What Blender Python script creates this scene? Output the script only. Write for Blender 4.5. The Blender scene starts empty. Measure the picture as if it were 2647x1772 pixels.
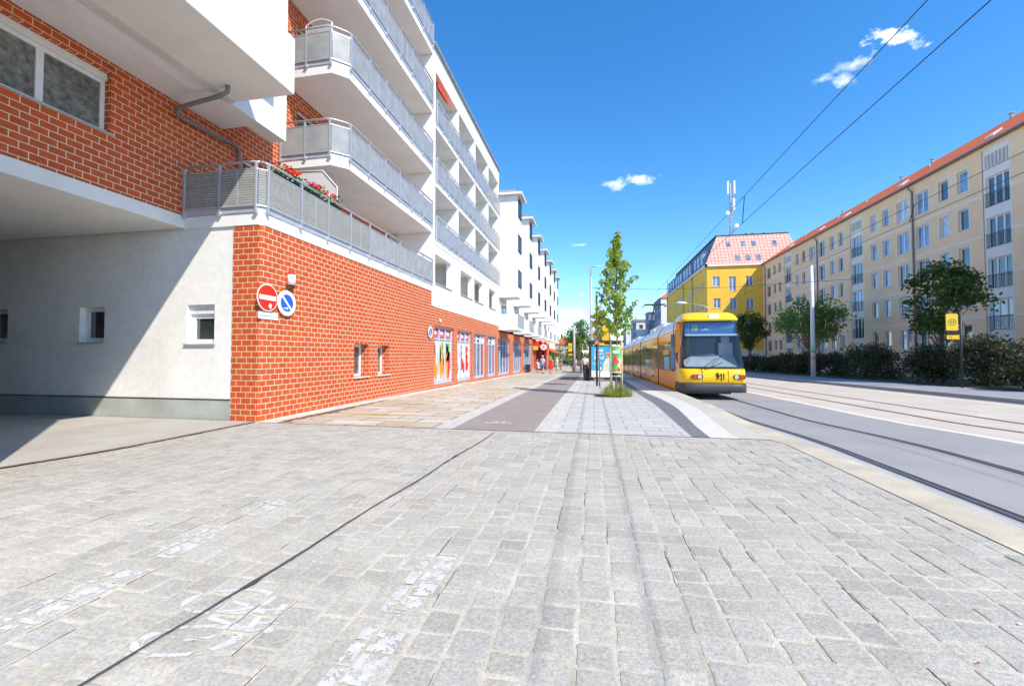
import bpy, bmesh, math, random
from math import sin, cos, pi, radians, sqrt, atan2
from mathutils import Vector, Matrix
random.seed(7)
SC = bpy.context.scene
COL = SC.collection

# ------------------------------------------------------------------ camera
CAMH = 1.43
cd = bpy.data.cameras.new("camera"); cam = bpy.data.objects.new("camera", cd); COL.objects.link(cam)
cam.location = (0, 0, CAMH)
cam.rotation_euler = (radians(91.6), 0, radians(10.9))
cd.sensor_width = 36.0; cd.lens = 14.92
cd.clip_start = 0.05; cd.clip_end = 3000
SC.camera = cam

# ------------------------------------------------------------------ light
SUNV = Vector((1.0, -0.80, 1.32)).normalized()          # towards the sun
EL = math.asin(SUNV.z)
sd = bpy.data.lights.new("sun", 'SUN'); sun = bpy.data.objects.new("sun", sd); COL.objects.link(sun)
sd.energy = 2.9; sd.angle = radians(0.55); sd.color = (1.0, 0.90, 0.765)
sun.rotation_euler = SUNV.to_track_quat('Z', 'Y').to_euler()
sun.location = (30, -20, 40)
SC.view_settings.view_transform = 'Standard'; SC.view_settings.look = 'None'
SC.view_settings.exposure = 1.04; SC.view_settings.gamma = 1.0

W = bpy.data.worlds.new("World"); SC.world = W; W.use_nodes = True
def build_world():
    nt = W.node_tree; N = nt.nodes; L = nt.links; N.clear()
    out = N.new('ShaderNodeOutputWorld'); bg = N.new('ShaderNodeBackground'); bg.inputs[1].default_value = 0.15
    sky = N.new('ShaderNodeTexSky'); sky.sky_type = 'NISHITA'; sky.sun_disc = False
    sky.sun_elevation = EL
    sky.sun_rotation = math.atan2(SUNV.x, SUNV.y)
    sky.altitude = 0; sky.air_density = 1.0; sky.dust_density = 0.0; sky.ozone_density = 4.0
    hs = N.new('ShaderNodeHueSaturation'); hs.inputs['Saturation'].default_value = 1.28; hs.inputs['Value'].default_value = 0.90
    L.new(sky.outputs[0], hs.inputs['Color'])
    # small cumulus clouds, placed by direction on the sky
    tc = N.new('ShaderNodeTexCoord')
    nz = N.new('ShaderNodeTexNoise'); nz.inputs['Scale'].default_value = 34; nz.inputs['Detail'].default_value = 7; nz.inputs['Roughness'].default_value = 0.62
    mp = N.new('ShaderNodeMapping'); mp.inputs['Scale'].default_value = (1, 1, 1.5)
    L.new(tc.outputs['Generated'], mp.inputs[0]); L.new(mp.outputs[0], nz.inputs[0])
    acc = None
    def math_(op, a, b=None, c=None, clamp=False):
        m = N.new('ShaderNodeMath'); m.operation = op; m.use_clamp = clamp
        for i, v in enumerate((a, b, c)):
            if v is None: continue
            if isinstance(v, (int, float)): m.inputs[i].default_value = v
            else: L.new(v, m.inputs[i])
        return m.outputs[0]
    # (direction, half width, half height, tilt, density)
    for d, w, h, tilt, dens in CLOUDS:
        d = Vector(d).normalized(); r = d.cross(Vector((0, 0, 1))).normalized(); u = r.cross(d)
        r2 = r * cos(tilt) + u * sin(tilt); u2 = u * cos(tilt) - r * sin(tilt)
        da = N.new('ShaderNodeVectorMath'); da.operation = 'DOT_PRODUCT'; da.inputs[1].default_value = r2 / w; L.new(tc.outputs['Generated'], da.inputs[0])
        db = N.new('ShaderNodeVectorMath'); db.operation = 'DOT_PRODUCT'; db.inputs[1].default_value = u2 / h; L.new(tc.outputs['Generated'], db.inputs[0])
        dc = N.new('ShaderNodeVectorMath'); dc.operation = 'DOT_PRODUCT'; dc.inputs[1].default_value = d; L.new(tc.outputs['Generated'], dc.inputs[0])
        a2 = math_('MULTIPLY', da.outputs['Value'], da.outputs['Value']); b2 = math_('MULTIPLY', db.outputs['Value'], db.outputs['Value'])
        s = math_('SQRT', math_('ADD', a2, b2))
        body = math_('SUBTRACT', 1.0, s)
        front = math_('GREATER_THAN', dc.outputs['Value'], 0.0)
        t = math_('ADD', math_('MULTIPLY', body, 1.3), math_('MULTIPLY', math_('SUBTRACT', nz.outputs['Fac'], 0.56), 4.4))
        t = math_('MULTIPLY', math_('MULTIPLY', t, dens * .85, clamp=True), front)
        acc = t if acc is None else math_('MAXIMUM', acc, t)
    cl = math_('MINIMUM', acc, 0.93)
    mx = N.new('ShaderNodeMix'); mx.data_type = 'RGBA'; L.new(cl, mx.inputs[0]); L.new(hs.outputs[0], mx.inputs[6]); mx.inputs[7].default_value = (5.2, 5.5, 6.0, 1)
    L.new(mx.outputs[2], bg.inputs[0]); L.new(bg.outputs[0], out.inputs[0])
CLOUDS = [((0.462, 0.742, 0.487), .046, .018, -.34, 1.3), ((0.418, 0.775, 0.474), .034, .013, -.1, .5), ((0.412, 0.788, 0.457), .018, .02, 0, .5), ((.385, .795, .468), .02, .01, -.1, .45),
          ((0.05, 0.93, 0.368), .035, .014, .12, .7), ((0.098, 0.925, 0.371), .045, .013, -.1, .7), ((-0.03, 0.97, 0.25), .022, .006, 0, .45),
          ((-0.055, 0.99, 0.062), .05, .022, 0, .8), ((-0.05, 0.99, 0.098), .05, .011, 0, .6), ((-0.03, 0.99, .137), .025, .005, 0, .4)]
build_world()

# ------------------------------------------------------------------ terrain
def g(y):
    t = min(max(0.0, y - 8), 150); return -.0145 * (sqrt(t * t + 25) - 5)
def sm(a, b, x):
    t = min(1, max(0, (x - a) / (b - a))); return t * t * (3 - 2 * t)
def walk(x, y):                                   # pavement: rises a little towards the platform edge
    return g(y) + .10 * sm(8.2, 12, y) * (1 - sm(60, 75, y)) * sm(1.0, 3.0, x) * (1 - sm(4, 5, x))
def road(y): return g(y) - .02 - .15 * sm(7, 12.5, y)

# ------------------------------------------------------------------ helpers
def setp(o, label=None, cat=None, group=None, kind=None):
    if label: o['label'] = label
    if cat: o['category'] = cat
    if group: o['group'] = group
    if kind: o['kind'] = kind
    return o
def thing(name, label, cat, loc=(0, 0, 0), rot=(0, 0, 0), group=None):
    o = bpy.data.objects.new(name, None); COL.objects.link(o); o.location = loc; o.rotation_euler = rot
    o.empty_display_size = .2
    return setp(o, label, cat, group)
def wloc(o):
    v = Vector((0, 0, 0))
    while o: v += Vector(o.location); o = o.parent
    return v
def attach(o, parent, world=True):
    if parent is not None:
        o.parent = parent
        if world: o.location = Vector(o.location) - wloc(parent)
    return o

class MB:
    def __init__(s): s.v = []; s.f = []; s.m = []; s.sm = []; s.cur = 0; s.smooth = False
    def add(s, vs, fs, mi=None):
        b = len(s.v); s.v += [tuple(p) for p in vs]
        for f in fs: s.f.append([b + i for i in f]); s.m.append(s.cur if mi is None else mi); s.sm.append(s.smooth)
        return s
    def quad(s, a, b, c, d, mi=None): return s.add([a, b, c, d], [(0, 1, 2, 3)], mi)
    def poly(s, pts, mi=None): return s.add(pts, [tuple(range(len(pts)))], mi)
    def box(s, x0, x1, y0, y1, z0, z1, mi=None):
        if x0 > x1: x0, x1 = x1, x0
        if y0 > y1: y0, y1 = y1, y0
        if z0 > z1: z0, z1 = z1, z0
        v = [(x0, y0, z0), (x1, y0, z0), (x1, y1, z0), (x0, y1, z0), (x0, y0, z1), (x1, y0, z1), (x1, y1, z1), (x0, y1, z1)]
        return s.add(v, [(0, 3, 2, 1), (4, 5, 6, 7), (0, 1, 5, 4), (1, 2, 6, 5), (2, 3, 7, 6), (3, 0, 4, 7)], mi)
    def prism(s, pts, d, mi=None):                # polygon pts (3d) extruded by vector d
        n = len(pts); d = Vector(d); a = [Vector(p) for p in pts]; b = [p + d for p in a]
        fs = [tuple(range(n))[::-1], tuple(range(n, 2 * n))] + [(i, (i + 1) % n, n + (i + 1) % n, n + i) for i in range(n)]
        return s.add(a + b, fs, mi)
    def tube(s, path, r, n=8, mi=None, cap=True):
        P = [Vector(p) for p in path]; R = r if isinstance(r, (list, tuple)) else [r] * len(P); rings = []
        up = None
        for i, p in enumerate(P):
            t = (P[min(i + 1, len(P) - 1)] - P[max(i - 1, 0)])
            if t.length < 1e-9: t = Vector((0, 0, 1))
            t.normalize()
            if up is None: up = Vector((0, 0, 1)) if abs(t.z) < .9 else Vector((1, 0, 0))
            a = up - t * up.dot(t)
            if a.length < 1e-4: a = Vector((0, 1, 0)) - t * t.y
            a.normalize(); up = a; b = t.cross(a)
            rings.append([p + (a * cos(2 * pi * k / n) + b * sin(2 * pi * k / n)) * R[i] for k in range(n)])
        vs = [q for rg in rings for q in rg]; fs = []
        for i in range(len(P) - 1):
            for k in range(n):
                fs.append((i * n + k, (i + 1) * n + k, (i + 1) * n + (k + 1) % n, i * n + (k + 1) % n))
        if cap: fs += [tuple(range(n)), tuple(range(len(vs) - n, len(vs)))[::-1]]
        sv = s.smooth; s.smooth = n > 5; s.add(vs, fs, mi); s.smooth = sv
        return s
    def disc(s, c, nrm, r, n=28, thick=.004, mi=None, a0=0, a1=2 * pi):
        c = Vector(c); nrm = Vector(nrm).normalized(); a = nrm.cross(Vector((0, 0, 1)))
        a = a.normalized() if a.length > 1e-3 else Vector((1, 0, 0)); b = a.cross(nrm) * -1
        full = abs(a1 - a0 - 2 * pi) < 1e-6
        pts = [c + (a * cos(a0 + (a1 - a0) * k / (n if full else n - 1)) + b * sin(a0 + (a1 - a0) * k / (n if full else n - 1))) * r for k in range(n)]
        return s.prism(pts, nrm * thick, mi)
    def build(s, name, mats, parent=None, world=True, label=None, cat=None, group=None, kind=None, bevel=0, fixn=True, loc=None):
        me = bpy.data.meshes.new(name); me.from_pydata(s.v, [], s.f); 
        if not isinstance(mats, (list, tuple)): mats = [mats]
        for m in mats: me.materials.append(m)
        me.polygons.foreach_set('material_index', s.m); me.polygons.foreach_set('use_smooth', s.sm)
        if fixn:
            bm = bmesh.new(); bm.from_mesh(me); bmesh.ops.recalc_face_normals(bm, faces=bm.faces); bm.to_mesh(me); bm.free()
        boxuv(me)
        o = bpy.data.objects.new(name, me); COL.objects.link(o)
        if loc: o.location = loc
        attach(o, parent, world)
        if bevel:
            bv = o.modifiers.new('b', 'BEVEL'); bv.width = bevel; bv.segments = 2; bv.limit_method = 'ANGLE'
        me.validate()
        return setp(o, label, cat, group, kind)
def boxuv(me):
    uv = me.uv_layers.new(name='uv'); d = [0.0] * (2 * len(me.loops)); V = me.vertices
    for p in me.polygons:
        n = p.normal; ax, ay, az = abs(n.x), abs(n.y), abs(n.z)
        for li in p.loop_indices:
            c = V[me.loops[li].vertex_index].co
            if az >= ax and az >= ay: d[2 * li] = c.x; d[2 * li + 1] = c.y
            elif ax >= ay: d[2 * li] = c.y; d[2 * li + 1] = c.z
            else: d[2 * li] = c.x; d[2 * li + 1] = c.z
    uv.data.foreach_set('uv', d)
def wall(mb, axis, c, u0, u1, v0, v1, holes=(), depth=.3, sgn=1, mi=None, rmi=None):
    """flat wall on plane axis=c spanning u (other horizontal axis) and z, with real openings and reveals going back by depth"""
    us = sorted({u0, u1, *[h[0] for h in holes], *[h[1] for h in holes]}); vs = sorted({v0, v1, *[h[2] for h in holes], *[h[3] for h in holes]})
    us = [u for u in us if u0 <= u <= u1]; vs = [v for v in vs if v0 <= v <= v1]
    P = (lambda u, v, d=0: (c - sgn * d, u, v)) if axis == 'x' else (lambda u, v, d=0: (u, c - sgn * d, v))
    for i in range(len(us) - 1):
        for j in range(len(vs) - 1):
            um, vm = (us[i] + us[i + 1]) / 2, (vs[j] + vs[j + 1]) / 2
            if any(h[0] < um < h[1] and h[2] < vm < h[3] for h in holes): continue
            mb.quad(P(us[i], vs[j]), P(us[i + 1], vs[j]), P(us[i + 1], vs[j + 1]), P(us[i], vs[j + 1]), mi)
    for h in holes:
        a, b, e, f = h[:4]; r = rmi if rmi is not None else mi
        for (p, q) in (((a, e), (b, e)), ((b, e), (b, f)), ((b, f), (a, f)), ((a, f), (a, e))):
            mb.quad(P(*p), P(*q), P(*q, depth), P(*p, depth), r)
    return mb

# ------------------------------------------------------------------ materials
MC = {}
def mat(name, col, rough=.8, var=.12, vscale=6, bump=.15, bscale=60, metal=0, spec=.4, coat=0, trans=0, fine=None, coords='Object', sat_rand=0, emit=None):
    if name in MC: return MC[name]
    m = bpy.data.materials.new(name); m.use_nodes = True; nt = m.node_tree; N = nt.nodes; L = nt.links
    p = N['Principled BSDF']; p.inputs['Roughness'].default_value = rough; p.inputs['Metallic'].default_value = metal
    p.inputs['Specular IOR Level'].default_value = spec; p.inputs['Coat Weight'].default_value = coat
    if trans: p.inputs['Transmission Weight'].default_value = trans
    tc = N.new('ShaderNodeTexCoord'); co = tc.outputs[coords]
    if var:
        n1 = N.new('ShaderNodeTexNoise'); n1.inputs['Scale'].default_value = vscale; n1.inputs['Detail'].default_value = 5; L.new(co, n1.inputs[0])
        r = N.new('ShaderNodeMapRange'); r.inputs[1].default_value = .3; r.inputs[2].default_value = .7; r.inputs[3].default_value = 1 - var; r.inputs[4].default_value = 1 + var; L.new(n1.outputs[0], r.inputs[0])
        last = r.outputs[0]
        if fine:
            n2 = N.new('ShaderNodeTexNoise'); n2.inputs['Scale'].default_value = fine[0]; n2.inputs['Detail'].default_value = 3; L.new(co, n2.inputs[0])
            r2 = N.new('ShaderNodeMapRange'); r2.inputs[1].default_value = .3; r2.inputs[2].default_value = .7; r2.inputs[3].default_value = 1 - fine[1]; r2.inputs[4].default_value = 1 + fine[1]; L.new(n2.outputs[0], r2.inputs[0])
            mu = N.new('ShaderNodeMath'); mu.operation = 'MULTIPLY'; L.new(last, mu.inputs[0]); L.new(r2.outputs[0], mu.inputs[1]); last = mu.outputs[0]
        vm = N.new('ShaderNodeVectorMath'); vm.operation = 'SCALE'; vm.inputs[0].default_value = col[:3]; L.new(last, vm.inputs['Scale']); L.new(vm.outputs[0], p.inputs['Base Color'])
    else: p.inputs['Base Color'].default_value = (*col[:3], 1)
    if bump:
        nb = N.new('ShaderNodeTexNoise'); nb.inputs['Scale'].default_value = bscale; nb.inputs['Detail'].default_value = 4; L.new(co, nb.inputs[0])
        b = N.new('ShaderNodeBump'); b.inputs['Strength'].default_value = bump; b.inputs['Distance'].default_value = .01; L.new(nb.outputs[0], b.inputs['Height']); L.new(b.outputs[0], p.inputs['Normal'])
    MC[name] = m; return m
def brickmat(name, c1, c2, mortar, bw=.25, rh=.125, ms=.0078, bumpd=.006, offset=.5, var=.1, rough=.85, off=(0, 0)):
    if name in MC: return MC[name]
    m = bpy.data.materials.new(name); m.use_nodes = True; nt = m.node_tree; N = nt.nodes; L = nt.links; p = N['Principled BSDF']; p.inputs['Roughness'].default_value = rough
    tc = N.new('ShaderNodeTexCoord'); mp = N.new('ShaderNodeMapping'); mp.inputs['Location'].default_value = (off[0], off[1], 0); L.new(tc.outputs['UV'], mp.inputs[0])
    b = N.new('ShaderNodeTexBrick'); b.offset = offset; b.inputs['Scale'].default_value = 1; b.inputs['Mortar Size'].default_value = ms; b.inputs['Mortar Smooth'].default_value = .15
    b.inputs['Brick Width'].default_value = bw; b.inputs['Row Height'].default_value = rh; b.inputs['Color1'].default_value = (*c1, 1); b.inputs['Color2'].default_value = (*c2, 1); b.inputs['Mortar'].default_value = (*mortar, 1)
    L.new(mp.outputs[0], b.inputs[0])
    n = N.new('ShaderNodeTexNoise'); n.inputs['Scale'].default_value = 9; n.inputs['Detail'].default_value = 6; L.new(tc.outputs['Object'], n.inputs[0])
    r = N.new('ShaderNodeMapRange'); r.inputs[1].default_value = .3; r.inputs[2].default_value = .7; r.inputs[3].default_value = 1 - var; r.inputs[4].default_value = 1 + var; L.new(n.outputs[0], r.inputs[0])
    vm = N.new('ShaderNodeVectorMath'); vm.operation = 'SCALE'; L.new(b.outputs[0], vm.inputs[0]); L.new(r.outputs[0], vm.inputs['Scale']); L.new(vm.outputs[0], p.inputs['Base Color'])
    bp = N.new('ShaderNodeBump'); bp.inputs['Strength'].default_value = .7; bp.inputs['Distance'].default_value = bumpd; bp.invert = True
    n3 = N.new('ShaderNodeTexNoise'); n3.inputs['Scale'].default_value = 70; L.new(tc.outputs['Object'], n3.inputs[0])
    ad = N.new('ShaderNodeMath'); ad.operation = 'MULTIPLY_ADD'; ad.inputs[1].default_value = .35; L.new(n3.outputs[0], ad.inputs[0]); L.new(b.outputs[1], ad.inputs[2]); L.new(ad.outputs[0], bp.inputs['Height']); L.new(bp.outputs[0], p.inputs['Normal'])
    MC[name] = m; return m
def glass(name, col, rough=.06, spec=1.0, var=.5, vscale=1.5):
    return mat(name, col, rough=rough, var=var, vscale=vscale, bump=.02, bscale=3, spec=spec, coat=.6)
def worn(name, col, cover=.5, scale=14, grid=None):           # thin worn paint: noise decides where it still covers
    if name in MC: return MC[name]
    m = mat(name, col, .75, .08, 10, .1); nt = m.node_tree; N = nt.nodes; L = nt.links; p = N['Principled BSDF']; out = N['Material Output']
    tc = N.new('ShaderNodeTexCoord'); n = N.new('ShaderNodeTexNoise'); n.inputs['Scale'].default_value = scale; n.inputs['Detail'].default_value = 8; n.inputs['Roughness'].default_value = .7
    L.new(tc.outputs['Object'], n.inputs[0]); r = N.new('ShaderNodeMapRange'); r.inputs[1].default_value = cover - .06; r.inputs[2].default_value = cover + .1; L.new(n.outputs[0], r.inputs[0])
    t = N.new('ShaderNodeBsdfTransparent'); mx = N.new('ShaderNodeMixShader'); L.new(r.outputs[0], mx.inputs[0]); L.new(p.outputs[0], mx.inputs[1]); L.new(t.outputs[0], mx.inputs[2]); L.new(mx.outputs[0], out.inputs[0])
    return m
def seethru(name, col, alpha, rough=.3, stripes=None):
    if name in MC: return MC[name]
    m = mat(name, col, rough, .15, 3, .05); nt = m.node_tree; N = nt.nodes; L = nt.links; p = N['Principled BSDF']; out = N['Material Output']
    t = N.new('ShaderNodeBsdfTransparent'); mx = N.new('ShaderNodeMixShader'); mx.inputs[0].default_value = alpha; L.new(t.outputs[0], mx.inputs[1]); L.new(p.outputs[0], mx.inputs[2]); L.new(mx.outputs[0], out.inputs[0])
    return m
BR1, BR2, MO = (.60, .098, .022), (.50, .078, .018), (.76, .66, .43)
M_brick = brickmat('brick_red', BR1, BR2, MO)
M_white = mat('plaster_white', (.80, .80, .785), .9, .05, 1.2, .12, 90, fine=(40, .03))
M_soffit = mat('soffit_white', (.78, .765, .72), .9, .05, 1.5, .1, 60)
M_conc = mat('concrete_grey', (.42, .44, .43), .9, .14, 3, .2, 40, fine=(50, .06))
M_asphalt_drive = mat('asphalt_drive', (.41, .395, .36), .92, .12, 1.1, .3, 120, fine=(90, .14))
M_galv = mat('galvanised_steel', (.55, .58, .62), .45, .08, 8, 0, metal=.5)
M_frost = seethru('frosted_glass', (.38, .39, .39), .86, .22)
M_mat = brickmat('reed_mat', (.30, .30, .28), (.36, .36, .33), (.16, .16, .15), bw=3.1, rh=.055, ms=.008, bumpd=.004)
M_fascia = mat('fascia_steel', (.50, .54, .60), .5, .08, 4, 0, metal=.3)
M_frame = mat('frame_white', (.80, .80, .80), .45, .03, 5, 0)
M_glassd = glass('window_dark', (.045, .055, .06))
M_glassb = glass('window_blue', (.10, .17, .28))
M_curtain = mat('curtain_lace', (.16, .165, .15), .5, .55, 9, 0, coat=.7, fine=(45, .3))
M_sill = mat('sill_metal', (.5, .5, .5), .5, .05, 4, 0, metal=.3)
M_dark = mat('dark_metal', (.035, .038, .04), .5, .1, 5, 0)
M_black = mat('black_rubber', (.015, .015, .016), .6, .1, 5, 0)
M_pipe = mat('drain_pipe', (.20, .20, .215), .5, .1, 5, 0)
M_roofgrey = mat('roof_metal', (.30, .32, .35), .5, .1, 3, 0)
M_red = mat('sign_red', (.75, .03, .012), .4, .04, 6, 0)
M_signw = mat('sign_white', (.85, .85, .85), .4, .02, 6, 0)
M_cream = mat('sign_cream', (.78, .74, .58), .45, .06, 8, 0)
M_blue = mat('sign_blue', (.02, .11, .62), .4, .04, 6, 0)
M_yellow = mat('sign_yellow', (.85, .52, .02), .4, .04, 6, 0)
M_green = mat('sign_green', (.03, .25, .06), .4, .04, 6, 0)
M_ink = mat('ink_grey', (.10, .12, .12), .6, .05, 6, 0)
M_orange = mat('awning_orange', (.75, .08, .02), .8, .08, 4, .1)
# ------------------------------------------------------------------ ground
def strip(name, xa, xb, ys, zf, m, kind='structure', parent=None, dz=0, label=None, nx=1, **k):
    """surface between x=xa(y) and x=xb(y) following zf(x, y)"""
    fa = xa if callable(xa) else (lambda y, c=xa: c); fb = xb if callable(xb) else (lambda y, c=xb: c)
    mb = MB(); n = nx + 1; vs = []
    for y in ys:
        for i in range(n):
            x = fa(y) + (fb(y) - fa(y)) * i / nx; vs.append((x, y, zf(x, y) + dz))
    fs = [(j * n + i, j * n + i + 1, (j + 1) * n + i + 1, (j + 1) * n + i) for j in range(len(ys) - 1) for i in range(nx)]
    mb.smooth = True; mb.add(vs, fs)
    return mb.build(name, m, parent, kind=kind, label=label, **k)
def frange(a, b, n): return [a + (b - a) * i / n for i in range(n + 1)]
YF = frange(7.9, 20, 24) + frange(21, 60, 39) + frange(64, 160, 24) + [200, 300, 420]
YN = frange(-12, 7.9, 14)
M_land = mat('earth', (.16, .17, .11), .95, .25, .4, .3, 20)
strip('ground', -900, 900, frange(-300, 160, 46) + [250, 400, 900, 1600], lambda x, y: g(y) - .30, M_land, nx=12)

# cobbled crossing: every stone a small bevelled block in one mesh, joints of sand below
def vcolmat(name, col, var=.25, tint=(1, 1, 1)):
    m = mat(name, col, .88, .10, 2.2, .55, 75, fine=(55, .20)); nt = m.node_tree; N = nt.nodes; L = nt.links; p = N['Principled BSDF']
    src = p.inputs['Base Color'].links[0].from_socket
    a = N.new('ShaderNodeAttribute'); a.attribute_name = 'tone'; 
    mx = N.new('ShaderNodeVectorMath'); mx.operation = 'MULTIPLY'; L.new(src, mx.inputs[0]); L.new(a.outputs['Color'], mx.inputs[1]); L.new(mx.outputs[0], p.inputs['Base Color'])
    return m
M_stone = vcolmat('paving_stone', (.405, .385, .335))
M_sand = mat('joint_sand', (.47, .43, .35), .95, .22, 3, .5, 90, fine=(60, .15))
STONES = []; COLS = []
def stones(name, x0, x1, y0, y1, w, lens, gap, zf, m, h=.006, clip=None, jit=.006, parent=None):
    rnd = random.Random(3); V = []; F = []; T = []; x = x0; col = 0
    while x < x1 - .05:
        ww = w * rnd.uniform(.94, 1.06); y = y0 - rnd.uniform(0, .2)
        while y < y1:
            l = rnd.uniform(*lens); xa, xb, ya, yb = x, min(x + ww, x1), max(y, y0), min(y + l, y1); y += l
            if yb - ya < .05: continue
            if clip and not clip((xa + xb) / 2, (ya + yb) / 2): continue
            gp = gap * rnd.uniform(.7, 1.5) / 2; xa += gp; xb -= gp; ya += gp; yb -= gp
            c = [(xa, ya), (xb, ya), (xb, yb), (xa, yb)]; cx, cy = (xa + xb) / 2, (ya + yb) / 2; dh = rnd.uniform(-.0025, .0025)
            J = [(rnd.uniform(-jit, jit), rnd.uniform(-jit, jit)) for _ in range(8)]
            out = []
            for i in range(4):                         # 3 points per corner: rounded, irregular
                px, py = c[i]; qx, qy = c[(i + 1) % 4]; ox, oy = c[i - 1]; r = rnd.uniform(.006, .018)
                dx, dy = (qx - px), (qy - py); dl = max(.01, sqrt(dx * dx + dy * dy)); ex, ey = (ox - px), (oy - py); el = max(.01, sqrt(ex * ex + ey * ey))
                out.append((px + ex / el * r + J[i][0], py + ey / el * r + J[i][1]))
                out.append((px + dx / dl * r + J[i][0], py + dy / dl * r + J[i][1]))
                out.append(((px + qx) / 2 + J[i + 4][0] * .8, (py + qy) / 2 + J[i + 4][1] * .8))
            n = len(out); b = len(V); bw = .010; STONES.append((xa + .005, xb - .005, ya + .005, yb - .005, cx, cy, dh, 0, 0))
            for (px, py) in out: V.append((px, py, zf(px, py) - .012))
            tx, ty = rnd.uniform(-.01, .01), rnd.uniform(-.01, .01); STONES[-1] = STONES[-1][:7] + (tx, ty)
            for (px, py) in out:
                q = Vector((cx - px, cy - py)); q.normalize(); V.append((px + q.x * bw, py + q.y * bw, zf(px, py) + h * .75 + dh + (px - cx) * tx + (py - cy) * ty))
            for (px, py) in out:
                q = Vector((cx - px, cy - py)); q.normalize(); V.append((px + q.x * bw * 2.4, py + q.y * bw * 2.4, zf(px, py) + h + dh + (px - cx) * tx + (py - cy) * ty))
            for k in range(2):
                for i in range(n): F.append((b + k * n + i, b + k * n + (i + 1) % n, b + (k + 1) * n + (i + 1) % n, b + (k + 1) * n + i))
            F.append(tuple(b + 2 * n + i for i in range(n)))
            t = rnd.gauss(1, .05); w_ = rnd.uniform(-.012, .02); T += [(t + w_, t, t - w_, 1)] * (3 * n)
        x += ww; col += 1; COLS.append(x)
    me = bpy.data.meshes.new(name); me.from_pydata(V, [], F); me.materials.append(m); at = me.color_attributes.new('tone', 'FLOAT_COLOR', 'POINT')
    at.data.foreach_set('color', [c for t in T for c in t]); boxuv(me)
    o = bpy.data.objects.new(name, me); COL.objects.link(o); setp(o, kind='structure'); return o
YL = 7.88
edge_x = lambda y: -7.12 - max(0, 5.2 - y) * .24         # asphalt / cobble boundary
zjoint = lambda x, y: g(y) - .010
strip('crossing_joints', edge_x, 3.2, frange(-3, 7.96, 20), zjoint, M_sand, nx=20)
stones('crossing_pavement', -9.3, 3.03, -3, YL, .200, (.145, .215), .0085, lambda x, y: g(y) - .012, M_stone, clip=lambda x, y: x > edge_x(y) + .05)
stones('crossing_border_row', -7.1, 3.03, YL - .13, YL + .02, .30, (.3, .3), .008, lambda x, y: g(y) - .010, mat('border_stone', (.50, .50, .48), .88, .1, 4, .3, 70, fine=(50, .1))) if False else None
# open joints where the sand has washed out
mb = MB(); rnd = random.Random(12)
for cx_ in COLS:
    y = rnd.uniform(-1, 1)
    while y < 7.7:
        l = rnd.uniform(.08, .55)
        if rnd.random() < .42 and cx_ > edge_x(y) + .1 and cx_ < 3.0:
            P_ = [(cx_ + rnd.uniform(-.004, .004), y + l * q / 6, -.0078) for q in range(7)]
            for a, b in zip(P_[:-1], P_[1:]): w = rnd.uniform(.0012, .0032); mb.quad((a[0] - w, a[1], a[2]), (a[0] + w, a[1], a[2]), (b[0] + w, b[1], b[2]), (b[0] - w, b[1], b[2]))
        y += l + rnd.uniform(.1, .9)
mb.build('open_joints', mat('joint_gap', (.03, .025, .02), .95, .2, 20, 0), kind='structure')
# tarred crack with ragged edges
M_tar = mat('tar', (.055, .058, .06), .8, .2, 20, .2)
mb = MB(); rnd = random.Random(5); n = 90; L_ = []; R_ = []
for i in range(n + 1):
    t = i / n; y = -1 + (7.6 + 1) * t; x = -2.17 + .37 * max(0, (y - 1.5) / 6.1) ** 1.0 + .012 * sin(y * 3) + rnd.uniform(-.004, .004)
    w = .0065 + .004 * abs(sin(y * 1.7)) + (rnd.uniform(0, .020) if rnd.random() < .14 else 0)
    L_.append((x - w, y, .006)); R_.append((x + w * rnd.uniform(.8, 1.2), y, .006))
for i in range(n): mb.quad(L_[i], R_[i], R_[i + 1], L_[i + 1])
mb.build('tar_seam', M_tar, kind='structure')

strip('driveway', -26, edge_x, frange(-12, YL + .03, 22), lambda x, y: g(y) + .004, M_asphalt_drive, nx=6)
mb = MB()
for (a, b) in zip(frange(-8, YL, 26)[:-1], frange(-8, YL, 26)[1:]):
    mb.quad((edge_x(a) - .03, a, .009), (edge_x(a) + .05, a, .009), (edge_x(b) + .05, b, .009), (edge_x(b) - .03, b, .009))
mb.build('driveway_joint', mat('rusty_joint', (.22, .15, .10), .9, .35, 9, .3, fine=(40, .3)), kind='structure')

# strips beyond the crossing line
M_wallstrip = mat('wall_strip_gravel', (.62, .60, .56), .95, .12, 2, .4, 120, fine=(100, .15))
def slabmat(name, c1, c2, mortar, bw, rh, ms, off=(0, 0), var=.1, stain=None):
    m = brickmat(name, c1, c2, mortar, bw=bw, rh=rh, ms=ms, bumpd=.003, var=var, off=off)
    if stain:
        nt = m.node_tree; N = nt.nodes; L = nt.links; p = N['Principled BSDF']; src = p.inputs['Base Color'].links[0].from_socket
        tc = N.new('ShaderNodeTexCoord'); mp = N.new('ShaderNodeMapping'); mp.inputs['Scale'].default_value = stain[1]; L.new(tc.outputs['UV'], mp.inputs[0])
        n = N.new('ShaderNodeTexNoise'); n.inputs['Scale'].default_value = 1; n.inputs['Detail'].default_value = 6; L.new(mp.outputs[0], n.inputs[0])
        r = N.new('ShaderNodeMapRange'); r.inputs[1].default_value = .50; r.inputs[2].default_value = .72; r.inputs[4].default_value = stain[2]; L.new(n.outputs[0], r.inputs[0])
        mx = N.new('ShaderNodeMix'); mx.data_type = 'RGBA'; L.new(r.outputs[0], mx.inputs[0]); L.new(src, mx.inputs[6]); mx.inputs[7].default_value = (*stain[0], 1); L.new(mx.outputs[2], p.inputs['Base Color'])
    return m
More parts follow.
